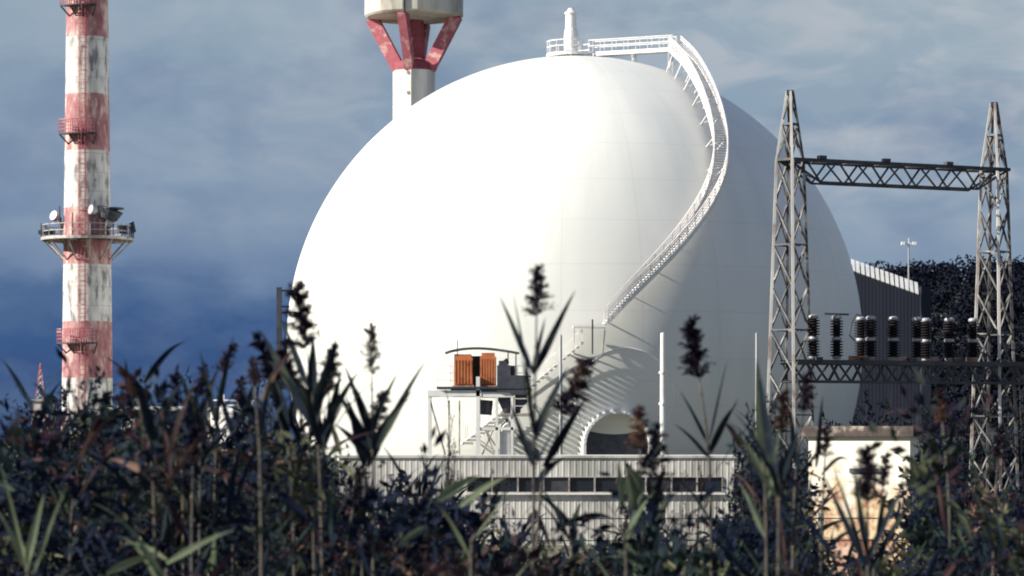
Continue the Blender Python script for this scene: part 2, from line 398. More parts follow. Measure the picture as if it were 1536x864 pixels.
def smoothpts(pts, it=3):
    for _ in range(it):
        q = [pts[0]]
        for i in range(1, len(pts)-1): q.append((pts[i-1] + pts[i]*2 + pts[i+1])/4)
        q.append(pts[-1]); pts = q
    return pts
def resample(pts, step):
    outp = [pts[0].copy()]; acc = 0
    for a, b in zip(pts, pts[1:]):
        L = (b-a).length; t = step - acc
        while t <= L: outp.append(a + (b-a)*(t/L)); t += step
        acc = (acc + L) % step
    return outp
def stairs(pix, name, step=.30, width=1.1, sup=3.2, first=None, tw=.13, sh=.34, rsp=1.15, rh=.028, md=(.28,.54,.8)):
    pts = []
    for i, (a, b, rr) in enumerate(pix): pts.append(ray(a, b, rr))
    if first is not None: pts[0] = first.copy()
    pts = resample(smoothpts(resample(pts, .8), 5), step)
    root = bpy.data.objects.new(name, None)
    L, Rr, tr = [], [], []
    prev = None
    for i, p in enumerate(pts):
        t = pts[min(i+2, len(pts)-1)] - pts[max(i-2, 0)]; t.z = 0
        rad = (p - DC); rad.z = 0; rad.normalize()
        if t.length < .2: s = prev or rad
        else: s = Vector((t.y, -t.x, 0)).normalized()
        if s.dot(rad) < 0 : s = -s
        if prev is not None: s = (prev*.8 + s*.2).normalized()
        prev = s
        L.append(p - s*width/2); Rr.append(p + s*width/2)
        tt = Vector((-s.y, s.x, 0)); tr.append((p, s, tt))
    tre = MB()
    for p, s, tt in tr: tre.obox(p - Vector((0,0,.03)), s*width/2, tt*tw, Vector((0,0,rh)))
    tre.build('treads', M['rail'], dome)
    for side in (L, Rr):
        st = MB()
        for a, b in zip(side[::2], side[2::2]): st.bar(a-Vector((0,0,.08)), b-Vector((0,0,.08)), .06, sh)
        st.build('stringer', M['rail'], dome)
        rl = MB(); rails(rl, side[::2], posts=rsp, mids=md); rl.build('stair_railing', M['rail'], dome)
    n = int(sup/step)
    for i in range(n//2, len(pts), n):
        sp = MB()
        for q in (L[i], Rr[i]):
            d = (q - DC).normalized(); sp.bar(q - Vector((0,0,.15)), DC + d*(DR-.1), .06)
        a = L[i]; b = Rr[i]; sp.bar(b-Vector((0,0,.2)), DC + ((a-DC).normalized())*DR, .045)
        sp.build('stair_bracket', M['rail'], dome)
    return pts
upper = [(1012,68,27.0),(1036,95,26.8),(1058,133,26.6),(1074,175,26.5),(1083,220,26.4),(1080,262,26.4),(1064,303,26.4),(1036,345,26.4),(1004,383,26.4),(966,422,26.4),(932,456,26.4),(900,494,26.4)]
u = stairs(upper, 'upper', first=corner)
# landing and lower flight
lp = u[-1]; 
ld = ray(884, 508, 26.5); ld.z = lp.z - .05
rad = Vector((ld.x-DC.x, ld.y-DC.y, 0)).normalized(); ta = Vector((rad.y, -rad.x, 0))
g = MB(); g.obox(ld - Vector((0,0,.06)), rad*.9, ta*1.3, Vector((0,0,.07)))
for a in (-1.2, 1.2):
    q = ld + ta*a; g.bar(q + rad*.8, q + rad*.8 - Vector((0,0,.3)), .1)
    g.bar(q - Vector((0,0,.1)) + rad*.8, DC + ((q-Vector((0,0,2.2)))-DC).normalized()*DR, .1)
g.build('stair_landing', M['rail'], dome)
g = MB(); q = ld + rad*.85 - ta*.2; g.bar(q - Vector((0,0,2.2)), q + Vector((0,0,.5)), .12); g.build('landing_post', M['galvdark'], dome)
lower = [(872,514,26.5),(845,538,26.5),(815,562,26.5),(785,590,26.5),(750,622,26.5),(712,655,26.5),(690,672,26.5)]
stairs(lower, 'lower', step=.46, width=1.7, tw=.11, sh=.07, rsp=2.4, rh=.10, md=())
# hatch: thickening ring + arched lock
hc = ray(938, 598, DR); hn = (hc - DC).normalized(); hx = hn.cross(Vector((0,0,1))).normalized(); hy = hx.cross(hn)
g = MB(); N = 48; rings = [(.01, .04), (.6,.04), (1.2,.04), (1.8,.04), (2.4,.04), (3.0,.04), (3.5, .04), (4.0, .04)]
b0 = 0
for r_, off in rings:
    for j in range(N):
        a = 2*math.pi*j/N; p = hc + hx*math.cos(a)*r_ + hy*math.sin(a)*r_; p = DC + (p-DC).normalized()*(DR+off); g.v.append(tuple(p))
for i in range(7):
    for j in range(N): g.f.append((i*N+j, i*N+(j+1)%N, (i+1)*N+(j+1)%N, (i+1)*N+j))
g.build('reinforcing_plate', M['dome'], dome, smooth=True)
g = MB(); g.tube([DC + ((hc + hx*math.cos(a)*4.02 + hy*math.sin(a)*4.02) - DC).normalized()*(DR+.0) for a in [2*math.pi*i/60 for i in range(61)]], .07, 6, cap=False); g.build('plate_rim', M['white'], dome)
ac = ray(921, 668, DR); an = Vector(((ac-DC).x, (ac-DC).y, 0)).normalized(); ah = Vector((-an.y, an.x, 0)) ; upv = Vector((0,0,1))
if ah.x < 0: ah = -ah
g = MB(); ro, ri = 2.75, 2.5; depth_ = 3.4; N = 28
base = ac - an*2.2; b0 = len(g.v)
for (rr, dd) in ((ro, 0), (ro, 1), (ri, 1), (ri, 0)):
    for j in range(N+1):
        a = math.pi*j/N; g.v.append(tuple(base + an*(2.2+depth_)*dd*.75 + ah*math.cos(a)*rr + upv*math.sin(a)*rr))
for q in range(4):
    for j in range(N):
        A = q*(N+1); B = ((q+1) % 4)*(N+1); g.f.append((A+j, A+j+1, B+j+1, B+j))
for sx in (-1, 1): g.obox(base + an*2.1 + ah*sx*(ro+ri)/2 - upv*2.1, ah*.125, an*2.1, upv*2.1)
g.build('entrance_arch', M['white'], dome)
for j in range(22):
    g = MB()
    a = math.pi*(j+.5)/22; c_ = base + an*(5.6*.75+.02) + ah*math.cos(a)*2.62 + upv*math.sin(a)*2.62
    g.obox(c_, ah*.05, an*.05, upv*.05)
    g.build('arch_bolt', M['white'], dome)
g = MB(); g.obox(base + an*2.5 - upv*.9, ah*2.5, an*.05, upv*3.3); g.build('arch_shadow_sheet', M['dark'], dome)  # dark sheet standing in for the shadowed inside of the arch

# ------------------------------------------------------------------ masts by the dome
def pole(pxx, y0, y1, D, r, m, label, name='pole', extra=None, cat='pole'):
    top = P(pxx, y0, D); root = thing(name, label, cat, (top.x, D, 0))
    g = LM(); g.lathe([(r*1.6, 0), (r*1.6, .3), (r, .35), (r, top.z*.5), (r*.8, top.z), (r*.3, top.z+.05)], n=10); g.build('shaft', m, root)
    g = LM(); g.box(-r*3, r*3, -r*3, r*3, 0, .15); g.build('base', M['conc'], root)
    return root
p = pole(994, 500, 0, 214, .20, M['white'], 'thick white pipe mast standing in front of the shaded entrance arch', 'pipe_mast', cat='mast')
for z in (2.5, 4.8, 7.1, 9.4):
    g = LM(); g.lathe([(.28, z), (.28, z+.15)], n=12); g.build('flange', M['white'], p)
pole(841, 503, 0, 214, .13, M['cap'], 'slim grey pole beside the lower stair of the dome', 'pipe_mast', cat='mast')
pole(1135, 500, 0, 212, .11, M['cap'], 'thin grey pole against the shaded right side of the dome', 'pipe_mast', cat='mast')

# ------------------------------------------------------------------ chimney
CD = 250.0; cxx = (131-768)/F*CD
ch = thing('chimney', 'tall red and white banded concrete chimney with a round antenna platform', 'chimney', (cxx, CD, 0))
g = LM(); g.lathe([(2.28, 0), (2.18, 8), (1.98, 25), (1.78, 42), (1.6, 62), (1.62, 62.1), (1.4, 62.1), (1.4, 61)], n=48); 
sh = g.build('shaft', M['chim'], ch, smooth=False)
for p_ in sh.data.polygons: p_.use_smooth = True
def crad(z): return 2.28 - z*.0118
cz_ = CAMZ + (HZ-358)/F*CD
g = LM(); g.lathe([(crad(cz_)+.02, -.12), (3.9, -.12), (3.9, .0), (crad(cz_)+.02, .0)], (0,0,cz_), 40, cap=False)
g.build('platform_deck', M['galvdark'], ch)
g = LM()
g.lathe([(3.88, -.2), (3.96, -.2), (3.96, .06), (3.88, .06), (3.88,-.2)], (0,0,cz_), 40, cap=False); g.build('platform_rim', M['galv'], ch)
for k_ in range(12):
    g = LM()
    a = (k_+.4)*math.pi/6; c, s = math.cos(a), math.sin(a); r0 = crad(cz_-2)
    g.bar((c*r0, s*r0, cz_-1.9), (c*3.8, s*3.8, cz_-.15), .11); g.bar((c*r0, s*r0, cz_-.2), (c*3.8, s*3.8, cz_-.2), .12)
    g.build('platform_bracket', M['galv'], ch)
g = LM(); ring = [(3.85*math.cos(a), 3.85*math.sin(a), cz_) for a in [2*math.pi*i/36 for i in range(37)]]
rails(g, ring, posts=1.35, h=1.1, r=.035); g.build('platform_railing', M['galv'], ch)
def drum(px_, z, yoff, d, r, L, m=None):
    g = LM(); d = Vector(d).normalized(); c = Vector(((px_-131)/F*CD, yoff, z))
    g.tube([c, c+d*L, c+d*L*1.02], [r, r, r*.2], 20); o = g.build('antenna_drum', m or M['white'], ch)
    g = LM(); g.tube([c-d*.5, c-d*.02], [r*.3, r*.75], 16); g.bar(c-d*.5, (0, 0, z-.4) if False else c-d*.5-Vector((0,0,z-cz_)), .12); g2 = g.build('antenna_mount', M['dark'], ch)
def zpx(y): return CAMZ + (HZ-y)/F*CD
drum(86, zpx(326), -.4, (-.5,-.6,.25), .42, .4, M['cap']); drum(93, zpx(338), 1.0, (.4,1,.0), .5, .5, M['dark'])
drum(150, zpx(320), -3.0, (-.75,-.6,.2), .42, .45, M['cap'])
drum(168, zpx(338), -1.6, (.4,-1,.1), .36, .4, M['cap'])
g = LM(); g.tube([(2.0, -1.5, zpx(330)), (2.3, -1.6, zpx(316))], [.75, 1.05], 20); g.lathe([(1.08, 0), (1.08, .12)], (2.3,-1.6,zpx(316)), 20); g.build('antenna_horn', M['dark'], ch)
g = LM()
for px_, y0, y1, yo in ((62,335,358,0),(73,338,358,-1.5),(77,345,358,-2),(95,312,358,-2),(150,305,358,-3.2),(176,335,358,-2.6),(187,342,358,-2),(201,333,358,-.3),(197,340,358,-1)):
    x = (px_-131)/F*CD; g = LM(); g.bar((x, yo, zpx(y1)), (x, yo, zpx(y0)), .09); g.build('antenna_mast', M['dark'], ch)
g = LM(); g.obox((3.2,-1.4,zpx(346)), Vector((.4,0,0)), Vector((0,.15,0)), Vector((0,0,.35))); g.build('antenna_panel', M['dark'], ch)
g = LM(); g.obox((3.95,-.4,zpx(342)), Vector((.2,0,.1)), Vector((0,.1,0)), Vector((-.1,0,.45))); g.build('antenna_panel', M['dark'], ch)
g = LM(); g.obox((-3.3,-1.2,zpx(350)), Vector((.7,0,0)), Vector((0,.2,0)), Vector((0,0,.18))); g.build('antenna_panel', M['dark'], ch)
# caged ladder on the front
la = math.radians(-92); 
g = LM()
ux, uy = math.cos(la), math.sin(la); tx, ty = -uy, ux
def lad(r, s, z): return Vector((ux*r + tx*s, uy*r + ty*s, z))
for s in (-.26, .26):
    g.bar(lad(crad(0)+.25, s, 0), lad(crad(60)+.25, s, 60), .06)
z = .5
while z < 60: g.bar(lad(crad(z)+.25, -.26, z), lad(crad(z)+.25, .26, z), .035); z += .4
g.build('ladder', M['maroon'], ch)
g = LM(); z = 3
while z < 60:
    pts = [lad(crad(z)+.25+.75*math.sin(math.pi*i/8), -.38*math.cos(math.pi*i/8), z) for i in range(9)]
    for a, b in zip(pts, pts[1:]): g.bar(a, b, .05)
    z += 1.0
for i in (2, 4, 6):
    for z in range(3, 59): g.bar(lad(crad(z)+.25+.75*math.sin(math.pi*i/8), -.38*math.cos(math.pi*i/8), z), lad(crad(z+1)+.25+.75*math.sin(math.pi*i/8), -.38*math.cos(math.pi*i/8), z+1), .04)
g.build('ladder_cage', M['pink'], ch)
for yy in (515, 203, 12):
    z = zpx(yy); g = LM()
    arc = [R_(a) for a in range(-138, -64, 6)]
    r0, r1 = crad(z)-.02, crad(z)+1.0
    for a, b in zip(arc, arc[1:]):
        for zz in (0, -.1): g.quad((r0*math.cos(a), r0*math.sin(a), z+zz), (r1*math.cos(a), r1*math.sin(a), z+zz), (r1*math.cos(b), r1*math.sin(b), z+zz), (r0*math.cos(b), r0*math.sin(b), z+zz))
        g.quad((r1*math.cos(a), r1*math.sin(a), z-.1), (r1*math.cos(a), r1*math.sin(a), z), (r1*math.cos(b), r1*math.sin(b), z), (r1*math.cos(b), r1*math.sin(b), z-.1))
    for a in arc[::4]: g.bar((r0*math.cos(a), r0*math.sin(a), z-.9), (r1*.97*math.cos(a), r1*.97*math.sin(a), z-.1), .1)
    g.build('rest_platform', M['galvdark'], ch)
    g = LM(); rails(g, [((r1-.04)*math.cos(a), (r1-.04)*math.sin(a), z) for a in arc], posts=.22, h=1.15, r=.03, mids=(.3,.6,.9)); g.build('rest_railing', M['pink'], ch)
g = LM(); g.lathe([(3.0,0),(3.0,.8),(2.4,1.0)], n=32); g.build('foundation', M['conc'], ch)

# ------------------------------------------------------------------ water tower
TD = 285.0; kk = F/TD; tx0 = (621-768)/kk
def tz(y): return CAMZ + (HZ-y)/kk
wt = thing('water_tower', 'concrete water tower with round tank on slanted red struts behind the dome', 'water tower', (tx0, TD, 0))
g = LM(); rr = 29.5/kk/math.cos(math.pi/8)
g.lathe([(rr*1.1, 0), (rr, 3), (rr, tz(107))], n=8, rot=R_(-96)+math.pi/8*0); g.build('shaft', M['tower'], wt)
g = LM(); g.lathe([(rr*.99, tz(107)+.003), (rr*.85, tz(94)), (.98, tz(88)), (.98, tz(28))], n=8, rot=R_(-96)); g.build('upper_shaft', M['maroon'], wt)
tr_ = 74/kk
g = LM(); g.lathe([(1.0, tz(31)), (tr_*.96, tz(27)), (tr_, tz(24)), (tr_, tz(-85)), (tr_*.92, tz(-90)), (.5, tz(-110))], n=24, rot=.1)
for p_ in g.v: pass
M['tank'] = noisy('tank_concrete', [(.35, (.20,.18,.16)), (.5, (.42,.40,.35)), (.65, (.54,.51,.46))], .35, .85, stretch=(1,1,.25), detail=7)
g.build('tank', M['tank'], wt, smooth=False)
for a in (-103, -13, 77, 167):
    a = R_(a); c, s = math.cos(a), math.sin(a); g = LM()
    A = Vector((c*rr*.72, s*rr*.72, tz(104))); B = Vector((c*tr_*.88, s*tr_*.88, tz(26))); tn = Vector((-s, c, 0))*.42
    d = (B-A).normalized(); u_ = d.cross(tn).normalized()*.62
    g.obox((A+B)/2, tn, (B-A)/2, u_); g.build('strut', M['pink'], wt)
g = LM(); x = (608.5-621)/kk; 
for zt in (1,): g.tube([(x, -math.sqrt(tr_**2-x*x)-.1, tz(30)), (x, -math.sqrt(tr_**2-x*x)-.1, tz(-80))], .14, 8)
g.build('downpipe', M['dark'], wt)
for k_ in range(7):
    g = LM(); z = tz(112+k_*30); g.obox((-.55, -rr*.95, z), Vector((.12,0,0)), Vector((0,.08,0)), Vector((0,0,.14)))
    g.build('vent_hole', M['conc'], wt)

# ------------------------------------------------------------------ turbine hall (right, behind dome)
HD = 305.0
A = P(1262, 384, HD); B = P(1379, 426, HD - .3)
hall = thing('turbine_hall', 'dark ribbed turbine hall with a sloping row of white roof panels', 'building', ((A.x+B.x)/2, HD+15, 0))
dv = Vector((B.x-A.x, B.y-A.y, 0)); L = dv.length; du = dv.normalized(); dn = Vector((-du.y, du.x, 0))  # away
g = MB(); n = 44
bh = 16/F*HD
fr = []
for i in range(n+1):
    t = i/n; p = Vector((A.x, A.y, 0)) + du*L*t - dn*(.012 if i % 2 else 0); zt = A.z + (B.z-A.z)*t - bh; fr.append((p, zt))
for (a, za), (b, zb) in zip(fr, fr[1:]): g.quad(a, b, b+Vector((0,0,zb)), a+Vector((0,0,za)))
bk = dn*40
a, za = fr[0]; b, zb = fr[-1]
Zv = lambda z: Vector((0,0,z))
g.quad(b, b+bk, b+bk+Zv(zb), b+Zv(zb)); g.quad(a+bk, a, a+Zv(za), a+bk+Zv(za)); g.quad(b+bk, a+bk, a+bk+Zv(za), b+bk+Zv(zb))
g.build('walls', M['hall'], hall)
g = MB()
g.quad(a+Zv(za)+dn*.7, b+Zv(zb)+dn*.7, b+bk+Zv(zb+.02), a+bk+Zv(za+.02)); g.build('roof', M['galvdark'], hall)
for i in range(16):
    t0 = (i+.10)/16; t1 = (i+.80)/16; g = MB(); q = []
    for t in (t0, t1):
        p = Vector((A.x, A.y, 0)) + du*L*t; z = A.z + (B.z-A.z)*t; q.append((p + Zv(z-bh) - dn*.25, p + Zv(z+.15) + dn*.75))
    (a0, a1), (b0_, b1) = q; th = Vector((0, .18, -.1))
    for fc in ((a0,b0_,b1,a1), (a0+th,a1+th,b1+th,b0_+th), (a0,a1,a1+th,a0+th), (b0_,b0_+th,b1+th,b1), (a1,b1,b1+th,a1+th), (a0,a0+th,b0_+th,b0_)): g.quad(*fc)
    g.build('roof_panel', M['white'], hall)
g = MB(); e0 = P(1379.5, 426, HD-.3); g.box(e0.x, e0.x+14/F*HD, HD-1.8, HD+36, 0, e0.z-.3); g.build('end_bay', M['hall'], hall)
g = MB(); tt = P(1363, 366, 330); lm = thing('lamp_mast', 'thin white lamp mast rising against the wooded hill', 'mast', (tt.x, 330, 0))
g = LM(); g.lathe([(.16,0),(.12,tt.z*.5),(.09,tt.z)], n=8); g.build('shaft', M['cap'], lm)
g = LM(); g.box(-.7,.7,-.1,.1,tt.z,tt.z+.12); g.box(-.85,-.45,-.2,.2,tt.z-.1,tt.z+.25); g.box(.45,.85,-.2,.2,tt.z-.1,tt.z+.25); g.box(-.04,.04,-.04,.04,tt.z,tt.z+.7); g.build('lamp_head', M['white'], lm)

# ------------------------------------------------------------------ switchyard gantry
GD = 90.0
def lattice_column(root, cxp, D, zt_beam, z_apex, rot):
    cx_ = (cxp-768)/F*D
    def hd(z):   # half diagonal
        if z > zt_beam: return .42 + (.09-.42)*(z-zt_beam)/(z_apex-zt_beam)
        return .42 + (zt_beam - z)*.036
    def pt(k_, z): a = R_(rot + 90*k_); return Vector((cx_ + hd(z)*math.cos(a), D + hd(z)*math.sin(a), z))
    out_ = []
    for k_ in range(4):
        g = MB(); g.bar(pt(k_, 0), pt(k_, zt_beam), .085); g.bar(pt(k_, zt_beam), pt(k_, z_apex), .07); g.build('leg', M['leg'] if k_ in (0,1) else M['brace'], root)  # left and front legs pale, others dark: sunlit and shaded sides painted in
    g = MB(); nP = 10; zs = [zt_beam*i/nP for i in range(nP+1)]
    for k_ in range(4):
        for i in range(nP):
            a, b = (zs[i+1], zs[i]) if k_ in (0, 1) or True else (zs[i], zs[i+1])
            g.bar(pt(k_, a), pt(k_+1, b), .055)
            if k_ in (3, 1): g.bar(pt(k_, b), pt(k_+1, a), .035)
            g.bar(pt(k_, zs[i+1]), pt(k_+1, zs[i+1]), .05) if i % 2 else None
    za = zt_beam + (z_apex-zt_beam)*.52
    for k_ in range(4):
        g.bar(pt(k_, za), pt(k_+1, za), .06); g.bar(pt(k_, za), pt(k_+1, zt_beam), .05); g.bar(pt(k_, zt_beam), pt(k_+1, za), .04); g.bar(pt(k_, zt_beam), pt(k_+1, zt_beam), .07)
        g.bar(pt(k_, za), pt(k_+1, z_apex-.1), .04)
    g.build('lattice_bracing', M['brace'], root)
    g = MB(); a = z_apex; g.box(cx_-.11, cx_+.11, D-.11, D+.11, a-.12, a+.03); g.build('cap', M['dark'], root)
    g = MB(); g.box(cx_-.9, cx_+.9, D-.9, D+.9, 0, .3); g.build('footing', M['conc'], root)
gan = thing('switchyard_gantry', 'galvanised lattice steel gantry of two towers and two truss beams', 'gantry', ((1337-768)/F*GD, GD+1.5, 0))
def zg(y, D=GD): return CAMZ + (HZ-y)/F*D
D2 = GD*1.036
c1x, c2x = (1185-768)/F*GD, (1491-768)/F*D2
lattice_column(gan, 1185, GD, zg(240), zg(137), 184)
lattice_column(gan, 1491, D2, zg(255, D2), zg(155, D2), 186)
def truss(root, p, q, depth, wid, n, name, taper=True, r=.08):
    g = MB(); p = Vector(p); q = Vector(q); d = (q-p); L = d.length; t = d.normalized(); s = Vector((-t.y, t.x, 0)).normalized()*wid/2; dn_ = Vector((0,0,-depth))
    top = [p + d*i/n for i in range(n+1)]
    for sd_ in (-1, 1):
        g.bar(p + s*sd_, q + s*sd_, r*1.5, r*1.7)
    def lowp(i):
        if taper and (i == 0 or i == n): return top[i]
        return top[i] + dn_
    idx = range(n+1)
    for sd_ in (-1, 1):
        low = [lowp(i) + s*sd_*.75 for i in idx]
        for a, b in zip(low, low[1:]): g.bar(a, b, r*.95)
        for i in range(n):
            m_ = (top[i]+top[i+1])/2 + s*sd_
            g.bar(low[i], m_, r*.8); g.bar(low[i+1], m_, r*.8)
    for i in range(n+1):
        g.bar(top[i]+s, top[i]-s, r*.8)
        if i < n: g.bar(top[i]+s, top[i+1]-s, r*.6); g.bar(lowp(i)+s*.75, lowp(i+1)-s*.75, r*.5)
    for i in range(1, n, 2): g.obox(top[i] - s + Vector((0,0,.1)), t*.12, s.normalized()*.1, Vector((0,0,.05)))
    return g.build(name, M['galvdark'], root)
truss(gan, (c1x-.2, GD, zg(240)), (c2x+.3, D2, zg(256, D2)), .66, .75, 7, 'upper_beam', r=.062)
truss(gan, (c1x-.1, GD, zg(543)), (c2x+3.0, D2+.8, zg(547, D2)), .60, 1.0, 13, 'lower_beam', taper=False)

ins_root = []
def make_ins():
    r0 = thing('insulator', '', 'insulator', (0,0,0), 'insulators on the lower gantry beam')
    for z0 in (.06, .70):
        prof = [(.06, z0)]
        for i in range(6):
            z = z0 + .04 + i*.085; prof += [(.11, z), (.205, z+.012), (.20, z+.04), (.11, z+.056)]
        prof.append((.06, z0+.56)); g = LM(); g.lathe(prof, n=16); g.build('porcelain', M['porc'], r0, smooth=False)
    for z0, rr_ in ((0, .14), (.58, .165), (1.24, .16)):
        g = LM(); g.lathe([(rr_*.6, z0), (rr_, z0+.03), (rr_, z0+.10), (rr_*.6, z0+.14)], n=14); g.build('metal_cap', M['cap'], r0, smooth=True)
    return r0
proto = make_ins()
def copy_thing(r, loc, rz=0):
    c = r.copy(); col.objects.link(c); c.location = loc; c.rotation_euler = (0,0,rz)
    for chd in list(r.children):
        d = chd.copy(); col.objects.link(d); d.parent = c
        for g2 in chd.children:
            e = g2.copy(); col.objects.link(e); e.parent = d
    return c
places = [(1220,-.35,'insulator stack hard against the left lattice tower'), (1255,-.35,'insulator stack with a wide bar on top, second from the left tower'),
  (1291,.4,'insulator stack carrying a bent jumper, third from the left tower'), (1306,-.35,'insulator stack just right of the one with the bent jumper'),
  (1340,-.35,'insulator stack standing alone in the middle of the lower beam'), (1376,-.35,'pale capped insulator stack with a darker one close behind its right side'),
  (1389,.4,'dark insulator stack half hidden behind its pale capped neighbour'), (1424,-.35,'insulator stack with a thin bar on top, second from the right tower'),
  (1460,-.35,'insulator stack nearest the right lattice tower')]
for i, (px_, off, lb) in enumerate(places):
    t = (px_-1185)/(1491-1185); D = GD + (D2-GD)*t + off; zz = zg(543) + (zg(547,D2)-zg(543))*t + .09
    loc = ((px_-768)/F*D, D, zz)
    r = proto if i == 0 else copy_thing(proto, loc, .1*i); r.location = loc; r['label'] = lb
    if i in (1, 7):
        g = LM(); g.bar((-.38, 0, 1.42), (.38, 0, 1.40), .06); g.bar((0,0,1.3), (0,0,1.42), .06); g.build('top_bar', M['dark'], r)
    if i == 2:
        g = LM(); g.tube([(0,0,1.4), (-.15,0,1.46), (-.3,0,1.2), (-.38,0,.8), (-.2,0,.62), (-.1,0,.64)], .03, 6); g.build('jumper', M['dark'], r)
g = MB()
for px_, wd in ((1287, 14), (1350, 9), (1430, 10), (1458, 8), (1402, 6)):
    t = (px_-1185)/306; D = GD + (D2-GD)*t - .42; zz = zg(543)+.06+.06
    x = (px_-768)/F*D; g.box(x-wd/F*D, x+wd/F*D, D-.12, D+.12, zz-.05, zz+.09)
g.build('bracket_plates', M['rust'], gan)

# ------------------------------------------------------------------ low shed in front of the dome
SD = 124.0; kS = F/SD
def zs_(y): return CAMZ + (HZ-y)/kS
xL, xR = (508-768)/kS, (1112-768)/kS
shed = thing('long_shed', 'long low ribbed beige shed with a strip of windows below the dome', 'shed', ((xL+xR)/2, SD+4, 0))
wx0, wx1 = (700-768)/kS, (1084-768)/kS; wz0, wz1 = zs_(739), zs_(715)
def ribbed(g, x0, x1, y, z0, z1, pitch=.26):
    n = max(2, int((x1-x0)/pitch)); 
    for i in range(n):
        a = x0 + (x1-x0)*i/n; b = x0 + (x1-x0)*(i+.62)/n; b2 = x0 + (x1-x0)*(i+.72)/n; c = x0 + (x1-x0)*(i+.9)/n; e = x0+(x1-x0)*(i+1)/n
        g.quad((a,y,z0),(b,y,z0),(b,y,z1),(a,y,z1)); g.quad((b,y,z0),(b2,y-.009,z0),(b2,y-.009,z1),(b,y,z1))
        g.quad((b2,y-.009,z0),(c,y-.009,z0),(c,y-.009,z1),(b2,y-.009,z1)); g.quad((c,y-.009,z0),(e,y,z0),(e,y,z1),(c,y-.009,z1))
g = MB(); zt = zs_(687)
ribbed(g, xL, xR, SD, 0, wz0); ribbed(g, xL, xR, SD, wz1, zt); ribbed(g, xL, wx0, SD, wz0, wz1); ribbed(g, wx1, xR, SD, wz0, wz1)
g.quad((xL,SD,0),(xL,SD,zt),(xL,SD+8,zt),(xL,SD+8,0)); g.quad((xR,SD,0),(xR,SD+8,0),(xR,SD+8,zt),(xR,SD,zt)); g.quad((xL,SD+8,0),(xL,SD+8,zt),(xR,SD+8,zt),(xR,SD+8,0))
g.build('walls', M['beige'], shed)
g = MB(); g.box(xL-.1, xR+.1, SD-.07, SD+8.1, zt+.003, zt+.10); g.build('roof', M['beige'], shed)
n = 10
for i in range(n):
    a = wx0 + (wx1-wx0)*i/n; b = wx0 + (wx1-wx0)*(i+1)/n
    g = MB(); e = .035
    g.box(a, a+e, SD-.05, SD+.06, wz0, wz1); g.box(b-e, b-.002, SD-.05, SD+.06, wz0, wz1); g.box(a+e, b-e, SD-.05, SD+.06, wz0, wz0+e); g.box(a+e, b-e, SD-.05, SD+.06, wz1-e, wz1)
    w_ = g.build('window', M['galv'], shed)
    g = MB(); g.local = True; g.box(a+e, b-e, SD+.03, SD+.05, wz0+e, wz1-e); gp = g.build('pane', M['glass'] if i not in (3, 7) else M['galvdark'], w_)
g = MB(); g.box(wx0-.1, wx1+.1, SD-.16, SD-.052, wz0-.08, wz0-.004); g.build('window_sill', M['white'], shed)

# ------------------------------------------------------------------ orange unit on steel frame
OD = 198.0; kO = F/OD
def X_(px_): return (px_-768)/kO
def Zo(y): return CAMZ + (HZ-y)/kO
fr_ = thing('steel_frame', 'two level white steel frame carrying the orange cabinets', 'frame', (X_(712), OD, 0))
g = MB()
for px_, yt in ((644, 585), (717, 565), (745, 592), (768, 594)):
    for yy, sc in ((OD, 1), (OD+3.2, 1)): g.bar((X_(px_), yy, 0), (X_(px_), yy, Zo(yt)), .26 if px_ in (717,) else .18)
g.build('columns', M['white'], fr_)
g = MB()
for yy in (OD, OD+3.2):
    g.bar((X_(641), yy, Zo(590)), (X_(722), yy, Zo(590)), .26, .42); g.bar((X_(722), yy+.01, Zo(592)), (X_(772), yy+.01, Zo(592)), .22, .36)
    g.bar((X_(717), yy, Zo(643)), (X_(772), yy, Zo(643)), .18, .2)
for px_ in (644, 680, 717, 768): g.bar((X_(px_), OD+.1, Zo(590)), (X_(px_), OD+3.1, Zo(590)), .2)
g.build('beams', M['white'], fr_)
g = MB(); g.bar((X_(645), OD, Zo(600)), (X_(668), OD, Zo(682)), .12); g.bar((X_(740), OD, Zo(645)), (X_(722), OD, Zo(685)), .1); g.bar((X_(728), OD, Zo(645)), (X_(744), OD, Zo(685)), .1)
g.bar((X_(672), OD+3.2, Zo(600)), (X_(672), OD+3.2, 0), .1); g.bar((X_(688), OD+3.2, Zo(600)), (X_(688), OD+3.2, 0), .1); g.build('braces', M['galv'], fr_)
g = MB(); g.box(X_(655), X_(796), OD-.3, OD+3.6, Zo(583), Zo(580)); g.build('upper_deck', M['dark'], fr_)
g = MB(); g.box(X_(750), X_(798), OD-.2, OD+3.4, Zo(624), Zo(620)); g.build('lower_deck', M['galv'], fr_)
for z0, x0, x1, yy in ((Zo(580), 776, 800, OD+3.0), (Zo(620), 772, 799, OD-.2), (Zo(580), 655, 678, OD+3.0)):
    g = MB(); rails(g, [(X_(x0), yy, z0), (X_(x1), yy, z0)], posts=.9, h=1.5, r=.025, mids=(.5,1.0)); g.build('frame_railing', M['rail'], fr_)
g = MB(); g.bar((X_(685), OD+2.9, Zo(580)), (X_(685), OD+2.9, Zo(508)), .06); g.build('antenna', M['dark'], fr_)
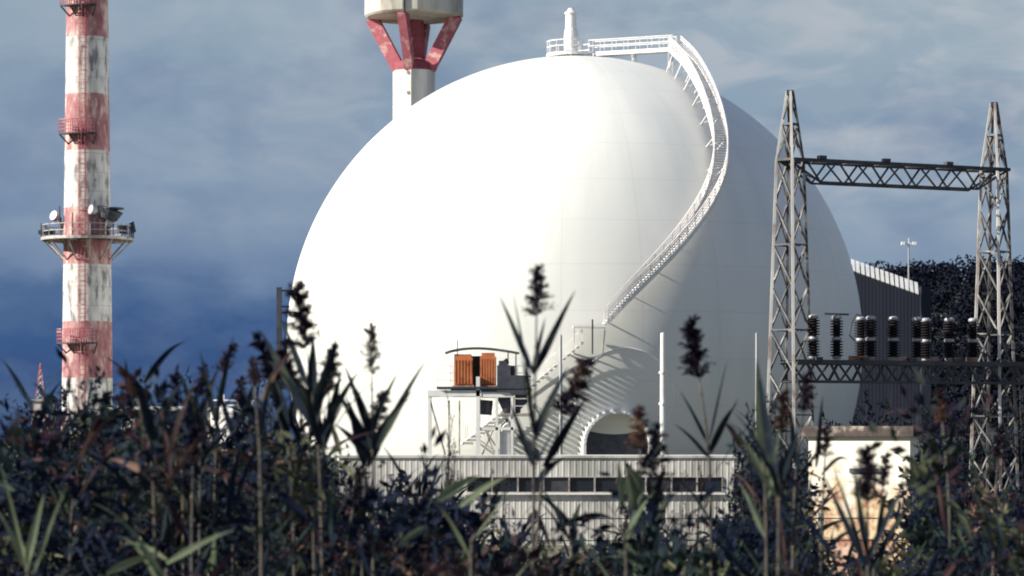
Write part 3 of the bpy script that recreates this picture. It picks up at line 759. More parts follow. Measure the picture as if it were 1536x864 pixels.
# short stair between decks
g = MB()
for i in range(9): g.box(X_(775)+i*.1, X_(775)+i*.1+.24, OD+3.3, OD+4.1, Zo(620)+i*.2, Zo(620)+i*.2+.04)
for s in (3.3, 4.1): g.bar((X_(775), OD+s, Zo(620)), (X_(775)+1.0, OD+s, Zo(582)), .05, .2)
g.build('frame_stair', M['galv'], fr_)
cab1 = None
for nm, x0, x1, y0, y1, lb in (('c', 681, 709, 531, 578, 'left orange ribbed cabinet under the thin curved roof'), ('c', 720, 744, 529, 578, 'right orange ribbed cabinet under the thin curved roof')):
    z0, z1 = Zo(y1), Zo(y0); t = thing('equipment_cabinet', lb, 'cabinet', ((X_(x0)+X_(x1))/2, OD+1.3, z0), 'orange cabinets on the steel frame')
    g = MB(); g.box(X_(x0), X_(x1), OD+.2, OD+2.6, z0, z1-.25)
    n = 6
    for i in range(n):
        a = X_(x0) + (X_(x1)-X_(x0))*(i+.1)/n; g.box(a, a+.12, OD+.1, OD+.197, z0+.1, z1-.4)
    g.build('body', M['orange'], t)
    g = MB(); g.box(X_(x0)+.1, X_(x1)-.1, OD+.3, OD+2.5, z1-.247, z1); g.build('lid', M['orange'], t)
    g = MB(); g.box(X_(x0)-.1, X_(x1)+.1, OD+.02, OD+2.7, z0-.15, z0-.004); g.build('plinth', M['rust'], t)
g = MB(); nA = 14; up_ = []
for i in range(nA+1):
    t = i/nA; px_ = 667 + 112*t; y = 528 - 7.5*math.sin(math.pi*min(1, t*1.0)**.8) ; up_.append((X_(px_), Zo(y)))
for (xa, za), (xb, zb) in zip(up_, up_[1:]):
    th = .07; g.quad((xa,OD+.15,za),(xb,OD+.15,zb),(xb,OD+3.6,zb),(xa,OD+3.6,za)); g.quad((xa,OD+.15,za-th),(xa,OD+3.6,za-th),(xb,OD+3.6,zb-th),(xb,OD+.15,zb-th))
    g.quad((xa,OD+.15,za-th),(xb,OD+.15,zb-th),(xb,OD+.15,zb),(xa,OD+.15,za))
for px_, yt in ((681, 529), (762, 526), (774, 527)):
    g.bar((X_(px_), OD+2.9, Zo(580)), (X_(px_), OD+2.9, Zo(yt)), .08)
g.build('curved_roof', M['dark'], fr_)
g = MB(); g.box(X_(676), X_(746), OD-.1, OD+3.2, Zo(589.5), Zo(583)-.003); g.box(X_(707), X_(722), OD+1.6, OD+2.4, Zo(580), Zo(533)); g.build('under_shade_fill', M['dark'], fr_)  # dark slab and block added as the shaded underside and cabinet gap
mc = thing('machine_unit', 'dark blue machine on the frame beside the right orange cabinet', 'machine', (X_(765), OD+1, Zo(580)))
g = MB(); g.box(X_(745.5), X_(766), OD-.25, OD+2.4, Zo(588), Zo(548)); g.box(X_(766)+.002, X_(790), OD-.25, OD+2, Zo(592), Zo(563)); g.box(X_(748), X_(760), OD, OD+2, Zo(547.9), Zo(541)); g.build('housing', M['dark'], mc)
g = MB(); g.tube([(X_(768), OD+1, Zo(566)), (X_(768), OD+1, Zo(548))], .22, 12); g.tube([(X_(757), OD+1, Zo(553)), (X_(757), OD+1, Zo(543)), (X_(762), OD+1, Zo(540))], .2, 10); g.build('exhaust', M['dark'], mc)
g = MB(); g.quad((X_(786), OD+.4, Zo(580)), (X_(797), OD+.4, Zo(564)), (X_(797), OD+2, Zo(564)), (X_(786), OD+2, Zo(580))); g.box(X_(764), X_(797), OD+.35, OD+2.1, Zo(565), Zo(563)); g.build('tray', M['rust'], mc)
g = MB(); g.obox((X_(768), OD+1, Zo(597)), Vector((.8,0,.5)), Vector((0,.7,0)), Vector((-.35,0,.75))); g.tube([(X_(771), OD+1, Zo(600)), (X_(775), OD+1, Zo(620))], .3, 10); g.tube([(X_(730), OD+1, Zo(600)), (X_(728), OD+1, Zo(622))], .45, 10); g.build('chute', M['dark'], mc)
ft = thing('floor_tank', 'small pale tank under the right of the steel frame', 'tank', (X_(759), OD+.6, 0))
g = MB(); g.lathe([(.5, 0), (.5, Zo(642)), (.25, Zo(634)), (.1, Zo(632))], (X_(760), OD+.6, 0), 16); g.build('shell', M['white'], ft)
g = MB(); g.tube([(X_(760), OD+.6, Zo(634)), (X_(760), OD+.6, Zo(628))], .09, 8); g.build('spout', M['dark'], ft)

# ------------------------------------------------------------------ dark utility pole left of the dome
UD = 110.0; t_ = P(419, 431, UD); up = thing('utility_pole', 'dark narrow pole with short arms at the left edge of the dome', 'pole', (t_.x, UD, 0))
g = LM(); g.box(-.10, .10, -.10, .10, 0, t_.z); g.build('post', M['dark'], up)
for yy, l in ((436, .55), (469, .85), (460,.4)):
    g = LM(); g.bar((.1, 0, zpx(0)*0 + CAMZ+(HZ-yy)/F*UD), (l, 0, CAMZ+(HZ-yy)/F*UD), .06); g.build('arm', M['dark'], up)

# ------------------------------------------------------------------ plaster hut (right)
BD = 70.0; cor = P(1365, 655, BD); th_ = R_(33)
hut = thing('transformer_hut', 'stained cream plaster hut with a dark overhanging flat roof', 'hut', (cor.x, BD, 0))
fu = Vector((-math.cos(th_), math.sin(th_), 0)); su = Vector((math.sin(th_), math.cos(th_), 0))
c0 = Vector((cor.x, BD, 0)); fw = 2.25/math.cos(th_)*1.02; sw = 2.6; zt = cor.z
g = LM(); p0 = Vector((0,0,0)); p1 = fu*fw; p2 = p1 + su*sw; p3 = su*sw
for a, b in ((p1,p0),(p0,p3),(p3,p2),(p2,p1)): g.quad(a, b, b+Zv(zt), a+Zv(zt))
g.build('walls', M['plaster'], hut)
M['slab'] = noisy('stained_roof_slab', [(.38, (.03,.024,.024)), (.55, (.07,.055,.052)), (.68, (.30,.26,.22))], 2.4, .9, bump=.3)
g = LM(); cc = (p0+p2)/2; g.obox(cc + Zv(zt+.13), fu*(fw/2+.16), su*(sw/2+.16), Vector((0,0,.127))); g.build('roof', M['slab'], hut)
nf = Vector((-su.x, -su.y, 0))
g = LM(); g.obox(fu*fw*.42 + nf*.02 + Zv(3.75), fu*.45, nf*.03, Vector((0,0,.06))); g.build('wall_bracket', M['dark'], hut)
g = LM(); g.obox(fu*fw*.55 + nf*.012 + Zv(1.05), fu*.5, nf*.03, Vector((0,0,1.05))); g.build('door', M['rust'], hut)
g = LM()
for i in range(5): g.obox(su*sw*.5 + Vector((math.cos(th_), -math.sin(th_), 0))*.02 + Zv(3.5+i*.12), su*.5, Vector((math.cos(th_), -math.sin(th_), 0))*.04, Vector((0,0,.035)))
g.build('vent_louvre', M['dark'], hut)

# ------------------------------------------------------------------ left background buildings
LD = 235.0; kL = F/LD
b1 = thing('service_building', 'low white service building behind the bushes right of the chimney', 'building', ((255-768)/kL, LD+6, 0))
x0, x1, zt = (182-768)/kL, (332-768)/kL, CAMZ+(HZ-616)/kL
g = MB(); g.box(x0, x1, LD, LD+12, 0, zt); g.build('walls', M['beige'], b1)
g = MB(); g.box(x0-.3, x1+.3, LD-.3, LD+12.3, zt+.003, zt+.35); g.build('roof', M['white'], b1)
for i in range(5):
    a = x0 + 1 + i*1.6; g = MB(); g.box(a, a+.9, LD-.03, LD+.1, zt-1.6, zt-.5); w_ = g.build('window', M['white'], b1)
    g = MB(); g.local = True; g.box(a+.08, a+.82, LD-.05, LD-.032, zt-1.52, zt-.58); g.build('pane', M['glass'], w_)
tk = thing('storage_tank', 'squat white tank with a shallow domed lid between the bushes', 'tank', ((350-768)/F*180, 180, 0))
zt = CAMZ + (HZ-618)/F*180; r_ = 34/F*180
g = LM(); g.lathe([(r_*1.0, 0), (r_, zt), (r_*.99, zt+.02)], n=40); g.build('shell', M['white'], tk)
g = LM(); g.lathe([(r_*1.03, zt-.1), (r_*1.03, zt+.05), (r_*.8, zt+.28), (r_*.4, zt+.42), (.02, zt+.46)], n=40, cap=False); g.build('lid', M['white'], tk, smooth=False)
g = LM(); rails(g, [(r_*math.cos(a), r_*math.sin(a), zt+.02) for a in [2*math.pi*i/24 for i in range(25)]], posts=1.0, h=.7, mids=()); g.bar((-.6,0,zt+.3),(-.6,0,zt+1.1),.1); g.build('tank_railing', M['rail'], tk)
# small block with red lattice mast
kb = F/160; x0, x1, zt = (47-768)/kb, (72-768)/kb, CAMZ+(HZ-602)/kb
sb = thing('pump_house', 'narrow whitewashed block at the far left under the small red mast', 'building', ((x0+x1)/2, 161, 0))
g = MB(); g.box(x0, x1, 160, 163, 0, zt); g.build('walls', M['tower'], sb)
g = MB(); g.box(x0-.08, x1+.08, 159.92, 163.08, zt+.003, zt+.12); g.build('roof', M['conc'], sb)
for i in range(4):
    g = MB(); zz = zt-.5-i*.6; g.box(x0+.05, x1-.05, 159.95, 159.997, zz-.12, zz); g.build('band', M['pink'], sb)
rm = thing('radio_mast', 'small red and white lattice mast on the whitewashed block', 'mast', ((56-768)/kb, 161, zt+.12))
g = LM(); H = 55/kb
for k_ in range(4):
    a = k_*math.pi/2+.6; g.bar((.3*math.cos(a), .3*math.sin(a), 0), (.03*math.cos(a), .03*math.sin(a), H), .04)
g.build('legs', M['pink'], rm)
g = LM()
for k_ in range(4):
    a = k_*math.pi/2+.6; b = a+math.pi/2
    for i in range(6):
        r0 = .3-.27*i/6; r1 = .3-.27*(i+1)/6; g.bar((r0*math.cos(a), r0*math.sin(a), H*i/6), (r1*math.cos(b), r1*math.sin(b), H*(i+1)/6), .025)
g.build('lattice_bracing', M['white'], rm)

# ------------------------------------------------------------------ wire fence
FD = 46.0
fe = thing('wire_fence', 'wire fence on pale posts running between the reeds and the shed', 'fence', (2, FD, 0))
g = None
for i in range(9):
    x = -4.5 + i*2.3 + .19; z0 = gz(x, FD); g = MB(); g.bar((x, FD, z0-.2), (x, FD, 3.35), .10); g.build('post', M['conc'], fe)
g = MB()
for zz in (3.25, 2.9, 2.5, 2.1): g.bar((-5.5, FD-.06, zz), (15, FD-.06, zz+.02), .018)
g.build('wires', M['dark'], fe)

# ------------------------------------------------------------------ vegetation
def leafquad(g, p, d, nrm, L, W, fold=.0):
    d = d.normalized(); s = d.cross(nrm)
    if s.length < 1e-4: s = d.orthogonal()
    s.normalize(); g.quad(p, p + d*L*.45 + s*W*.5, p + d*L, p + d*L*.45 - s*W*.5)
def rv(r): return Vector((r.gauss(0,1), r.gauss(0,1), r.gauss(0,1))).normalized()
def shrub_mesh(seed, H, Rad, stems, twigs, leaves, L, W, upright=.5, mleaf='leafA'):
    r = random.Random(seed); lf = LM(); br = LM()
    for _ in range(stems):
        a = r.uniform(0, 2*math.pi); rr_ = Rad*math.sqrt(r.random()); tip = Vector((math.cos(a)*rr_, math.sin(a)*rr_, H*(1-.45*(rr_/Rad)**2)*r.uniform(.6, 1.12)))
        basep = Vector((math.cos(a)*rr_*.25, math.sin(a)*rr_*.25, -.1)); ctrl = Vector((tip.x*.5, tip.y*.5, tip.z*.6)) + rv(r)*.12
        pts = [basep.lerp(ctrl, t).lerp(ctrl.lerp(tip, t), t) for t in (0,.25,.5,.75,1)]
        br.tube(pts, [.016,.013,.010,.007,.003], 5)
        for k_ in range(twigs):
            t = r.uniform(.3, 1.0); q = basep.lerp(ctrl, t).lerp(ctrl.lerp(tip, t), t)
            d = (rv(r) + Vector((0,0,upright)) + (tip-ctrl).normalized()*.5).normalized(); tl = r.uniform(.12, .32)*(1.1-.3*t)
            br.bar(q, q+d*tl, .005)
            for m_ in range(leaves):
                u_ = (m_+.5)/leaves; pp = q + d*tl*u_ + rv(r)*.015
                ld_ = (d + rv(r)*1.1).normalized(); leafquad(lf, pp, ld_, rv(r), L*r.uniform(.6,1.2), W*r.uniform(.7,1.2))
    return lf, br
protos = []
specs = [(11, 1.9, .95, 64, 9, 12, .060, .030, .5, 'leafA'), (12, 1.7, 1.1, 70, 9, 12, .075, .032, .3, 'leafA'), (13, 2.1, .55, 34, 10, 13, .038, .022, .9, 'leafB'),
         (14, 1.6, .9, 52, 9, 12, .055, .030, .5, 'leafC'), (15, 2.2, .7, 50, 10, 12, .070, .026, .8, 'leafA'), (16, 1.8, .5, 20, 7, 9, .04, .02, .8, 'leafC')]
for sp_ in specs:
    lf, br = shrub_mesh(*sp_); 
    lo = lf.build('foliage', M[sp_[9]]); bo = br.build('branches', M['twig']); protos.append((lo.data, bo.data))
    for o_ in (lo, bo): bpy.data.objects.remove(o_)
def shrub(kind, px_, ytop, D, label, sc=1.0, rz=0, name='shrub', cat='shrub', group='shrubs in the foreground thicket'):
    x = (px_-768)/F*D; z = gz(x, D); top = CAMZ + (HZ-ytop)/F*D; H = specs[kind][1]
    s = (top - z)/H; r0 = thing(name, label, cat, (x, D, z-.02), group); r0.rotation_euler = (0,0,rz); r0.scale = (sc*s, sc*s, s)
    for nm, me in zip(('foliage','branches'), protos[kind]):
        o_ = bpy.data.objects.new(nm, me); col.objects.link(o_); o_.parent = r0
    return r0
SH = [
 (1, 10, 645, 24, .9, 'bluish leafy shrub cut by the left edge of the photo'),
 (0, 112, 600, 25, .7, 'dark shrub just in front of the foot of the striped chimney'),
 (4, 195, 605, 23, .7, 'dark upright shrub between the chimney foot and the low white building'),
 (1, 275, 628, 24, .6, 'broad dark green shrub in front of the low white building'),
 (4, 402, 565, 21, .45, 'tall dark shrub rising left of the dark narrow pole'),
 (0, 60, 700, 19, .9, 'wide dark shrub low in the bottom left corner'),
 (2, 432, 590, 19, .7, 'pale small-leaved bush against the left foot of the dome'),
 (2, 500, 665, 20, .5, 'pale speckled bush at the left end of the beige shed'),
 (3, 470, 690, 18, .5, 'reddish brown shrub below the pale small-leaved bush'),
 (2, 660, 625, 22, .45, 'sparse small-leaved bush left of the steel frame'),
 (0, 605, 745, 20, .5, 'dark shrub hiding the left part of the beige shed'),
 (1, 690, 775, 19, .4, 'dark spreading shrub below the left end of the window strip'),
 (5, 1040, 705, 21, .7, 'thin brown bare-looking bush in front of the right windows of the shed'),
 (3, 965, 690, 20, .3, 'dark brown bush in front of the middle of the beige shed'),
 (4, 1150, 608, 22, .6, 'tall dark shrub in front of the left lattice tower'),
 (0, 1185, 690, 20, .25, 'dark shrub at the left corner of the plaster hut'),
 (1, 1435, 640, 26, .32, 'large dark shrub covering the shaded side of the plaster hut'),
 (4, 1545, 640, 27, .35, 'tall dark shrub at the right edge beside the right lattice tower'),
 (0, 1480, 800, 21, .5, 'dark shrub in the bottom right corner'),
 (1, 850, 842, 19, .4, 'low dark shrub at the bottom centre below the shed wall'),
 (1, 1070, 818, 20, .28, 'low dark shrub at the foot of the fence right of centre'),
 (1, 1315, 606, 118, .8, 'dark bush behind the plaster hut under the lower gantry beam'),
 (0, 1440, 596, 122, .9, 'broad dark bush behind the foot of the right lattice tower'),
 (1, 1545, 590, 124, .8, 'dark bush behind the gantry cut by the right edge of the photo'),
 (5, 745, 710, 22, .7, 'thin twiggy bush in front of the left end of the window strip'),
]
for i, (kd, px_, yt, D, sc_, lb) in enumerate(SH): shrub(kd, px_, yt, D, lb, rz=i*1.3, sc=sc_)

# undergrowth: uncountable mass of leaves filling the thicket floor
rnd = random.Random(77); g = MB()
prof_top = [(0,690),(60,660),(110,640),(160,630),(220,640),(290,655),(350,660),(400,640),(430,690),(480,720),(530,790),(600,775),(660,765),(700,815),(750,862),(830,875),(900,868),(950,835),(1000,862),(1060,868),(1100,810),(1140,700),(1195,700),(1222,840),(1250,885),(1330,890),(1365,860),(1385,700),(1420,680),(1445,770),(1500,800),(1536,760)]
def ptop(px_):
    for (a, ya), (b, yb) in zip(prof_top, prof_top[1:]):
        if a <= px_ <= b: return ya + (yb-ya)*(px_-a)/(b-a)
    return 690
def blade(g, p, d, L, W, droop, r, twist=0, face=False):
    d = d.normalized(); s = d.cross(Vector((0.15,1,0.1)) if face else Vector((0,0,1)))
    if s.length < .05: s = Vector((1,0,0))
    s.normalize(); s = (Matrix.Rotation(twist, 3, d) @ s)
    n = 9; pts = []; q = p.copy(); dd = d.copy()
    for i in range(n+1):
        t = i/n; wv = W*1.3*(.35 + .65*min(1, t*4))*(1-t**2.2)*.5 + .0004
        pts.append((q.copy(), s*wv, dd.cross(s).normalized()*wv*.35))
        q = q + dd*L/n; dd = (dd + Vector((0,0,-droop*t/n*3))).normalized()
    for (a, sa, na), (b, sb_, nb) in zip(pts, pts[1:]):
        g.quad(a-sa+na, a, b, b-sb_+nb); g.quad(a, a+sa+na, b+sb_+nb, b)
for _ in range(1500):
    px_ = rnd.uniform(-120, 1656); D = rnd.uniform(12.5, 30); x = (px_-768)/F*D
    pc = min(1536, max(0, px_)); lump = noise.noise(Vector((px_*.012, D*.35, 3)))
    yt = ptop(pc) + lump*55 + rnd.gauss(0, 16)
    zt = CAMZ + (HZ-yt)/F*D; zb = gz(x, D); z = zb + (zt-zb)*rnd.random()**.55
    cc_ = Vector((x, D, z)); R0 = rnd.uniform(.10,.26); kind = rnd.random()
    nt_ = int(rnd.uniform(4, 11)); f0 = len(g.f); mx_ = rnd.random(); mix_ = 0 if mx_ < .66 else (1 if mx_ < .86 else 2)
    if kind < .60:
        Ls = rnd.choice((.035, .05, .07, .09)); asp = rnd.uniform(.3,.55)
        for _k in range(nt_):
            c = cc_ + rv(rnd)*R0*rnd.random()**.5; d = (rv(rnd) + Vector((0,0,.7))).normalized(); tl = rnd.uniform(.12,.34)
            for m_ in range(9): leafquad(g, c + d*tl*m_/9 + rv(rnd)*.03, (d + rv(rnd)*.9).normalized(), rv(rnd), Ls*rnd.uniform(.7,1.3), Ls*asp)
    else:
        for _k in range(4):
            c = cc_ + rv(rnd)*R0; blade(g, c, (rv(rnd)*.8 + Vector((0,0,.8))), rnd.uniform(.2,.45), rnd.uniform(.012,.032), rnd.uniform(.2,1.2), rnd, rnd.uniform(-.8,.8), rnd.random() < .6)
    g.mi[f0] = (len(g.f), mix_)
for _ in range(5200):   # deep layer behind
    px_ = rnd.uniform(-120, 1656); D = rnd.uniform(22, 31); x = (px_-768)/F*D
    yt = ptop(min(1536, max(0, px_))) + 12 + abs(rnd.gauss(0,1))*22
    zt = CAMZ + (HZ-yt)/F*D; zb = gz(x, D); c = Vector((x, D, zb + (zt-zb)*rnd.random()**.7)); d = (rv(rnd) + Vector((0,0,.6))).normalized(); tl = rnd.uniform(.15,.4)
    for m_ in range(9): leafquad(g, c + d*tl*m_/9 + rv(rnd)*.03, (d + rv(rnd)).normalized(), rv(rnd), .08*rnd.uniform(.7,1.3), .045)
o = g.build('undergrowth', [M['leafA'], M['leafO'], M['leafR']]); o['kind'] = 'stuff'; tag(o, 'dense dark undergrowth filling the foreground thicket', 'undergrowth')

# reeds
def blade(g, p, d, L, W, droop, r, twist=0, face=False):
    d = d.normalized(); s = d.cross(Vector((0.15,1,0.1)) if face else Vector((0,0,1)))
    if s.length < .05: s = Vector((1,0,0))
    s.normalize(); s = (Matrix.Rotation(twist, 3, d) @ s)
    n = 9; pts = []; q = p.copy(); dd = d.copy()
    for i in range(n+1):
        t = i/n; wv = W*1.3*(.35 + .65*min(1, t*4))*(1-t**2.2)*.5 + .0004
        pts.append((q.copy(), s*wv, dd.cross(s).normalized()*wv*.35))
        q = q + dd*L/n; dd = (dd + Vector((0,0,-droop*t/n*3))).normalized()
    for (a, sa, na), (b, sb_, nb) in zip(pts, pts[1:]):
        g.quad(a-sa+na, a, b, b-sb_+nb); g.quad(a, a+sa+na, b+sb_+nb, b)
def plume(g, p, d, L, Wd, r, n=110, bend=0.0):
    d = d.normalized(); side = Vector((1,0,0))
    q = p.copy(); dd = d.copy(); ax = []
    for i in range(13): ax.append((q.copy(), dd.copy())); q += dd*L/12; dd = (dd + side*bend/12).normalized()
    nt_ = 15
    for k_ in range(nt_):
        t = (k_+.3)/nt_*.90; i = min(11, int(t*12)); a, dd = ax[i]
        an = k_*2.4 + r.uniform(-.4,.4); perp = dd.cross(Vector((0,1,0))).normalized(); o0 = (Matrix.Rotation(an, 3, dd) @ perp)
        tl = L*(.44 - .24*t)*r.uniform(.7,1.2); td = (dd*1.25 + o0*(.62-.3*t)*Wd/.13).normalized()
        for m in range(max(5, int(n*1.25)//nt_)):
            o_ = (o0*.6 + rv(r)).normalized(); bd = (td + o_*.42).normalized(); bl = tl*r.uniform(.55,1.1)
            st = a + dd*L*.05*r.random(); 
            for q_ in range(11):
                u_ = (q_+.5)/11; pp = st + bd*bl*u_ + rv(r)*.004 - Vector((0,0,.35*bl*u_*u_))
                leafquad(g, pp, (bd + rv(r)*.55 - Vector((0,0,.5*u_))).normalized(), rv(r), L*.085*r.uniform(.6,1.3), L*.026*r.uniform(.7,1.4))
    for m in range(60):
        t = r.random(); i = min(11, int(t*12)); a, dd = ax[i]; bd = (dd + rv(r)*.25).normalized()
        leafquad(g, a, bd, rv(r), L*.12, L*.02)
def reed(D, top, basepx, label, head='plume', hl=.26, hw=.09, bend=0, leaves=(), mleaf='reed', rootdy=0, seed=0, group='tall flowering reeds in the foreground', name='reed', nhead=90, extra_leaves=5, base_y=None):
    r = random.Random(1000+seed); tp = P(top[0], top[1], D); kx = D/F
    bx = (basepx[0]-768)*kx; bz = gz(bx, D)
    mid = P(basepx[0], basepx[1], D); base_ = Vector((bx + (bx-tp.x)*.15, D, bz-.05))
    root = thing(name, label, 'reed', (base_.x, D, bz), group)
    off = Vector((base_.x, D, bz))
    hd_ = (tp - mid).normalized()
    hb = tp - hd_*hl
    ctrl = mid; pts = []
    for i in range(13):
        t = i/12
        if t < .5: u_ = t*2; q = base_.lerp(mid, u_)
        else: u_ = (t-.5)*2; q = mid.lerp(hb, u_)
        pts.append(q - off)
    pts = smoothpts(pts, 3)
    g = LM(); g.tube(pts, [.011 - .007*i/12 for i in range(13)], 7); 
    for i in range(1, 12, 2): g.tube([pts[i]-Vector((0,0,.008)), pts[i]+Vector((0,0,.008))], .013-.006*i/12, 7)
    g.build('stem', M['stem'], root, smooth=True)
    g = LM()
    for (ax_, ay_, tx_, ty_, W, dr) in leaves:   # from pixel to pixel
        a = P(ax_, ay_, D) - off; b = P(tx_, ty_, D + r.uniform(-.15,.15)) - off; d = b-a; L_ = d.length
        d2 = (d.normalized() + Vector((0,0,dr*.55))).normalized()
        blade(g, a, d2, L_*1.04, W*.85, dr, r, r.uniform(-.6,.6), True)
    for i in range(extra_leaves):
        t = r.uniform(.2,.8); j = int(t*12); q = pts[j]; an = r.uniform(0, 2*math.pi)
        d = Vector((math.cos(an)*.75, math.sin(an)*.75, 1.1)); blade(g, q, d, r.uniform(.28,.5), r.uniform(.018,.03), r.uniform(.3,1.1), r, r.uniform(-.6,.6))
    g.build('leaves', M[mleaf], root)
    if head:
        g = LM(); plume(g, hb - off, hd_, hl*1.05, hw*1.35, r, int(nhead*1.25), bend); g.build('plume', M[head], root)
    return root
Q = lambda px_, D: px_*D/F
reed(13.5, (446,428), (482,690), 'tall dark plumed reed crossing the left edge of the dome', hl=.30, hw=.13, seed=1, nhead=120, leaves=((470,640,388,498,.06,.2),(474,610,400,545,.05,.3),(470,620,505,508,.05,.1),(462,580,420,480,.035,.2),(478,660,540,560,.04,.3),(468,600,470,505,.05,.1),(470,640,430,560,.06,.4)))
reed(14, (425,520), (470,700), 'short dark plumed reed beside the tallest left reed', hl=.22, hw=.15, seed=21, nhead=110, leaves=((465,680,410,600,.04,.3),(465,660,500,540,.05,.2)))
reed(14, (556,488), (560,690), 'open plumed reed in front of the bright left of the dome', hl=.24, hw=.10, seed=2, nhead=46, leaves=((560,680,505,590,.05,.2),(562,682,640,545,.04,.2),(558,660,515,548,.035,.2),(562,670,618,590,.05,.3),(560,650,535,585,.04,.3),(556,690,500,640,.04,.4),(558,640,598,560,.025,.2)))
reed(13.5, (806,402), (800,740), 'tall reed with a dark tufted plume over the middle of the dome', hl=.23, hw=.10, seed=3, nhead=80, leaves=((800,560,750,448,.03,.1),(801,562,862,440,.035,.1),(800,560,818,478,.03,.05),(799,600,770,445,.012,.1),(800,665,852,555,.05,.2),(800,700,760,600,.03,.3)))
reed(14.5, (872,538), (806,740), 'leaning dark plumed reed over the striped shadow of the stairs', hl=.30, hw=.13, seed=4, nhead=120, bend=.3, leaves=((815,700,880,600,.05,.2),(810,690,770,655,.05,.6),(808,720,850,690,.04,.6)))
reed(15, (1037,483), (1066,690), 'single dark spear shaped reed right of the white pipe mast', hl=.30, hw=.085, seed=5, nhead=120, leaves=((1064,670,1020,590,.02,.2),(1066,680,1108,600,.02,.2),(1064,660,1090,545,.012,.1),(1066,690,1010,640,.02,.4)))
reed(15, (338,512), (322,690), 'reddish brown plumed reed with a folded tip above the dark shrub', 'plumebrown', hl=.16, hw=.12, bend=.8, seed=6, leaves=((326,640,300,530,.04,.2),(325,620,350,508,.03,.2)))
reed(12.5, (378,538), (392,690), 'pale rusty blurred reed head left of the narrow pole', 'plumebrown', hl=.12, hw=.08, seed=7)
reed(13, (192,548), (232,690), 'bent reed with a pale rusty tip hanging to the left', 'plumebrown', hl=.15, hw=.06, bend=-.6, seed=8, leaves=((230,670,195,560,.05,.8),(234,660,262,600,.03,.3)))
reed(14, (958,612), (965,800), 'brown plumed reed standing right of the entrance arch', 'plumebrown', hl=.20, hw=.16, seed=9, leaves=((965,790,935,690,.05,.3),(965,700,1000,660,.04,.4),(963,730,960,830,.05,1.0)))
reed(14, (985,640), (975,820), 'dark plumed reed beside the brown one near the arch', hl=.26, hw=.14, seed=10, leaves=((972,780,1000,700,.05,.4),(970,800,940,740,.06,.3)))
reed(12.5, (1176,588), (1168,760), 'reddish plumed reed in front of the left lattice tower', 'plumebrown', hl=.17, hw=.12, seed=11, leaves=((1168,740,1136,545,.055,.05),(1166,730,1200,650,.04,.4)))
reed(12.5, (1300,672), (1302,850), 'dark reed with spreading blades in front of the plaster hut', hl=.24, hw=.09, seed=12, nhead=120, leaves=((1300,850,1236,718,.035,.1),(1302,840,1362,722,.035,.15),(1300,850,1250,705,.02,.1),(1304,860,1370,750,.03,.2),(1300,830,1280,700,.03,.1)), extra_leaves=2)
reed(16, (1330,682), (1310,850), 'small dark plumed reed behind the large one before the hut', hl=.18, hw=.09, seed=13, extra_leaves=3)
reed(15, (1408,585), (1425,740), 'brown plumed reed above the dark roof edge of the hut', 'plumebrown', hl=.17, hw=.10, seed=14)
reed(13, (1140,560), (1150,780), 'pale green broad bladed reed left of the left lattice tower', None, seed=15, mleaf='reedpale', leaves=((1150,700,1136,545,.06,.05),(1150,760,1170,640,.05,.3),(1150,740,1128,640,.04,.3)))
reed(12, (30,760), (42,860), 'pale bladed reed in the bottom left corner', None, seed=16, mleaf='reedpale', leaves=((40,850,66,745,.035,.2),(40,860,0,700,.02,.2),(44,862,20,790,.03,.3),(50,860,100,735,.02,.3)))
reed(12, (640,760), (705,800), 'reed with a broad pale blade pointing right before the shed', None, seed=17, mleaf='reedpale', leaves=((655,750,722,718,.045,.4),(690,760,760,720,.03,.3),(640,790,600,830,.03,.6)))
reed(13, (918,700), (940,830), 'pale green hanging blades before the middle of the shed', None, seed=18, mleaf='reedpale', leaves=((935,760,925,690,.03,.2),(940,700,955,760,.05,1.2),(942,710,948,800,.05,1.2)))
reed(12, (250,760), (250,862), 'reed with long pale arched blades at the bottom left', None, seed=19, mleaf='reedpale', leaves=((250,845,350,800,.028,.2),(160,860,245,850,.03,.7),(250,840,180,830,.02,.7)))
reed(16, (450,640), (446,760), 'pale stemmed reed below the tallest left reed', 'plume', hl=.15, hw=.08, seed=20, leaves=((446,740,480,700,.02,.2),(446,760,475,715,.02,.2)))
reed(15, (840,700), (862,850), 'dark reed with drooping blades before the shed wall', None, seed=22, leaves=((862,780,925,800,.05,1.0),(860,780,835,810,.035,.8),(800,760,822,830,.03,.6),(862,770,862,850,.04,1.0),(860,790,800,740,.04,.4)))
reed(15, (1240,640), (1232,790), 'dark leafy reed at the left corner of the hut', 'plume', hl=.16, hw=.10, seed=23)
reed(14, (540,700), (520,820), 'dark leafy reed low before the left end of the shed', 'plume', hl=.16, hw=.10, seed=24)
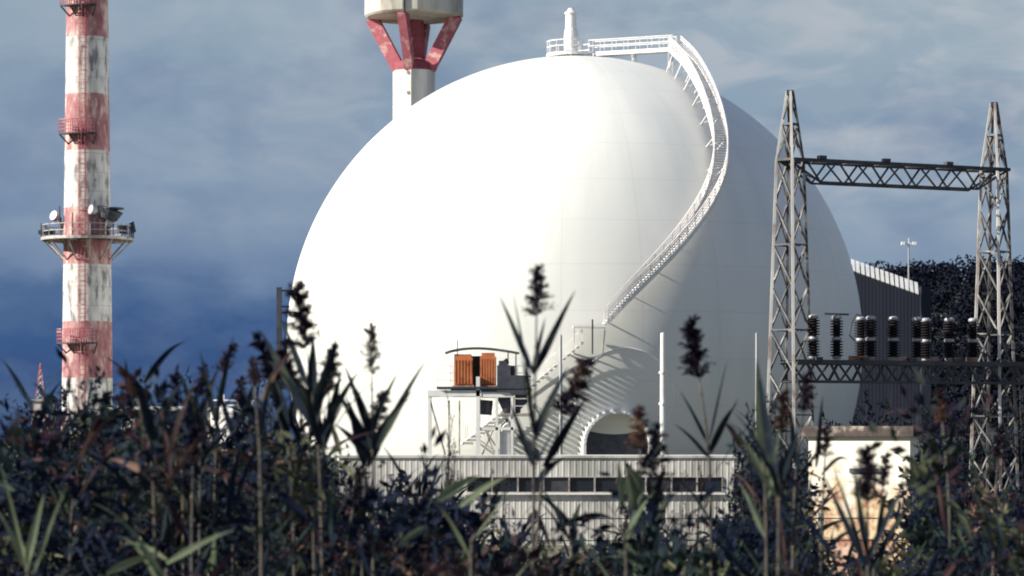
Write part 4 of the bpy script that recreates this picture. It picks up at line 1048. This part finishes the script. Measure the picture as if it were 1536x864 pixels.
reed(15, (120,650), (105,800), 'dark leafy reed under the chimney with arched blades', None, seed=25, leaves=((110,700,50,690,.02,.8),(110,690,180,670,.02,.8)), extra_leaves=9)
reed(14, (290,640), (288,800), 'dark leafy reed with narrow blades at left of centre', 'plume', hl=.18, hw=.1, seed=26, extra_leaves=9)
reed(16, (1500,640), (1490,800), 'dark leafy reed near the right lattice tower foot', 'plume', hl=.18, hw=.1, seed=27, extra_leaves=9)

reed(16, (262,560), (275,720), 'leafy dark reed leaning left just right of the chimney foot', 'plume', hl=.18, hw=.1, seed=31, extra_leaves=12, leaves=((272,690,240,585,.04,.3),(275,680,300,575,.04,.3)))
reed(15, (305,548), (300,700), 'leafy dark reed in front of the squat white tank', 'plume', hl=.16, hw=.1, seed=32, extra_leaves=12, leaves=((300,650,268,560,.04,.4),(300,640,330,552,.04,.4)))
reed(16, (362,566), (350,720), 'leafy dark reed right of the squat white tank', 'plume', hl=.18, hw=.12, seed=33, extra_leaves=12, leaves=((352,660,322,580,.04,.5),(354,650,392,560,.04,.3)))
reed(14, (398,500), (440,700), 'dark reed with drooping plume leaning towards the narrow pole', 'plume', hl=.24, hw=.15, bend=-.5, seed=34, nhead=130, leaves=((430,640,388,520,.06,.4),(432,650,405,560,.05,.5),(436,640,452,560,.045,.2)))
reed(14, (500,520), (484,700), 'dark reed with upright plume right of the tallest left reed', 'plume', hl=.22, hw=.12, seed=35, nhead=110, leaves=((486,670,512,560,.05,.2),(486,680,470,590,.05,.3)))
reed(15, (575,590), (545,720), 'short dark reed with wide blades in front of the dome foot', 'plume', hl=.2, hw=.14, seed=36, nhead=120, leaves=((548,700,520,600,.06,.4),(550,700,590,620,.06,.4),(552,690,608,600,.04,.2)))
reed(15, (1212,560), (1190,740), 'dark leafy reed crossing the foot of the left lattice tower', 'plume', hl=.2, hw=.12, seed=37, extra_leaves=10)
C.render.resolution_x = 1024; C.render.resolution_y = 576
C.render.engine = 'CYCLES'
C.cycles.filter_width = 1.9
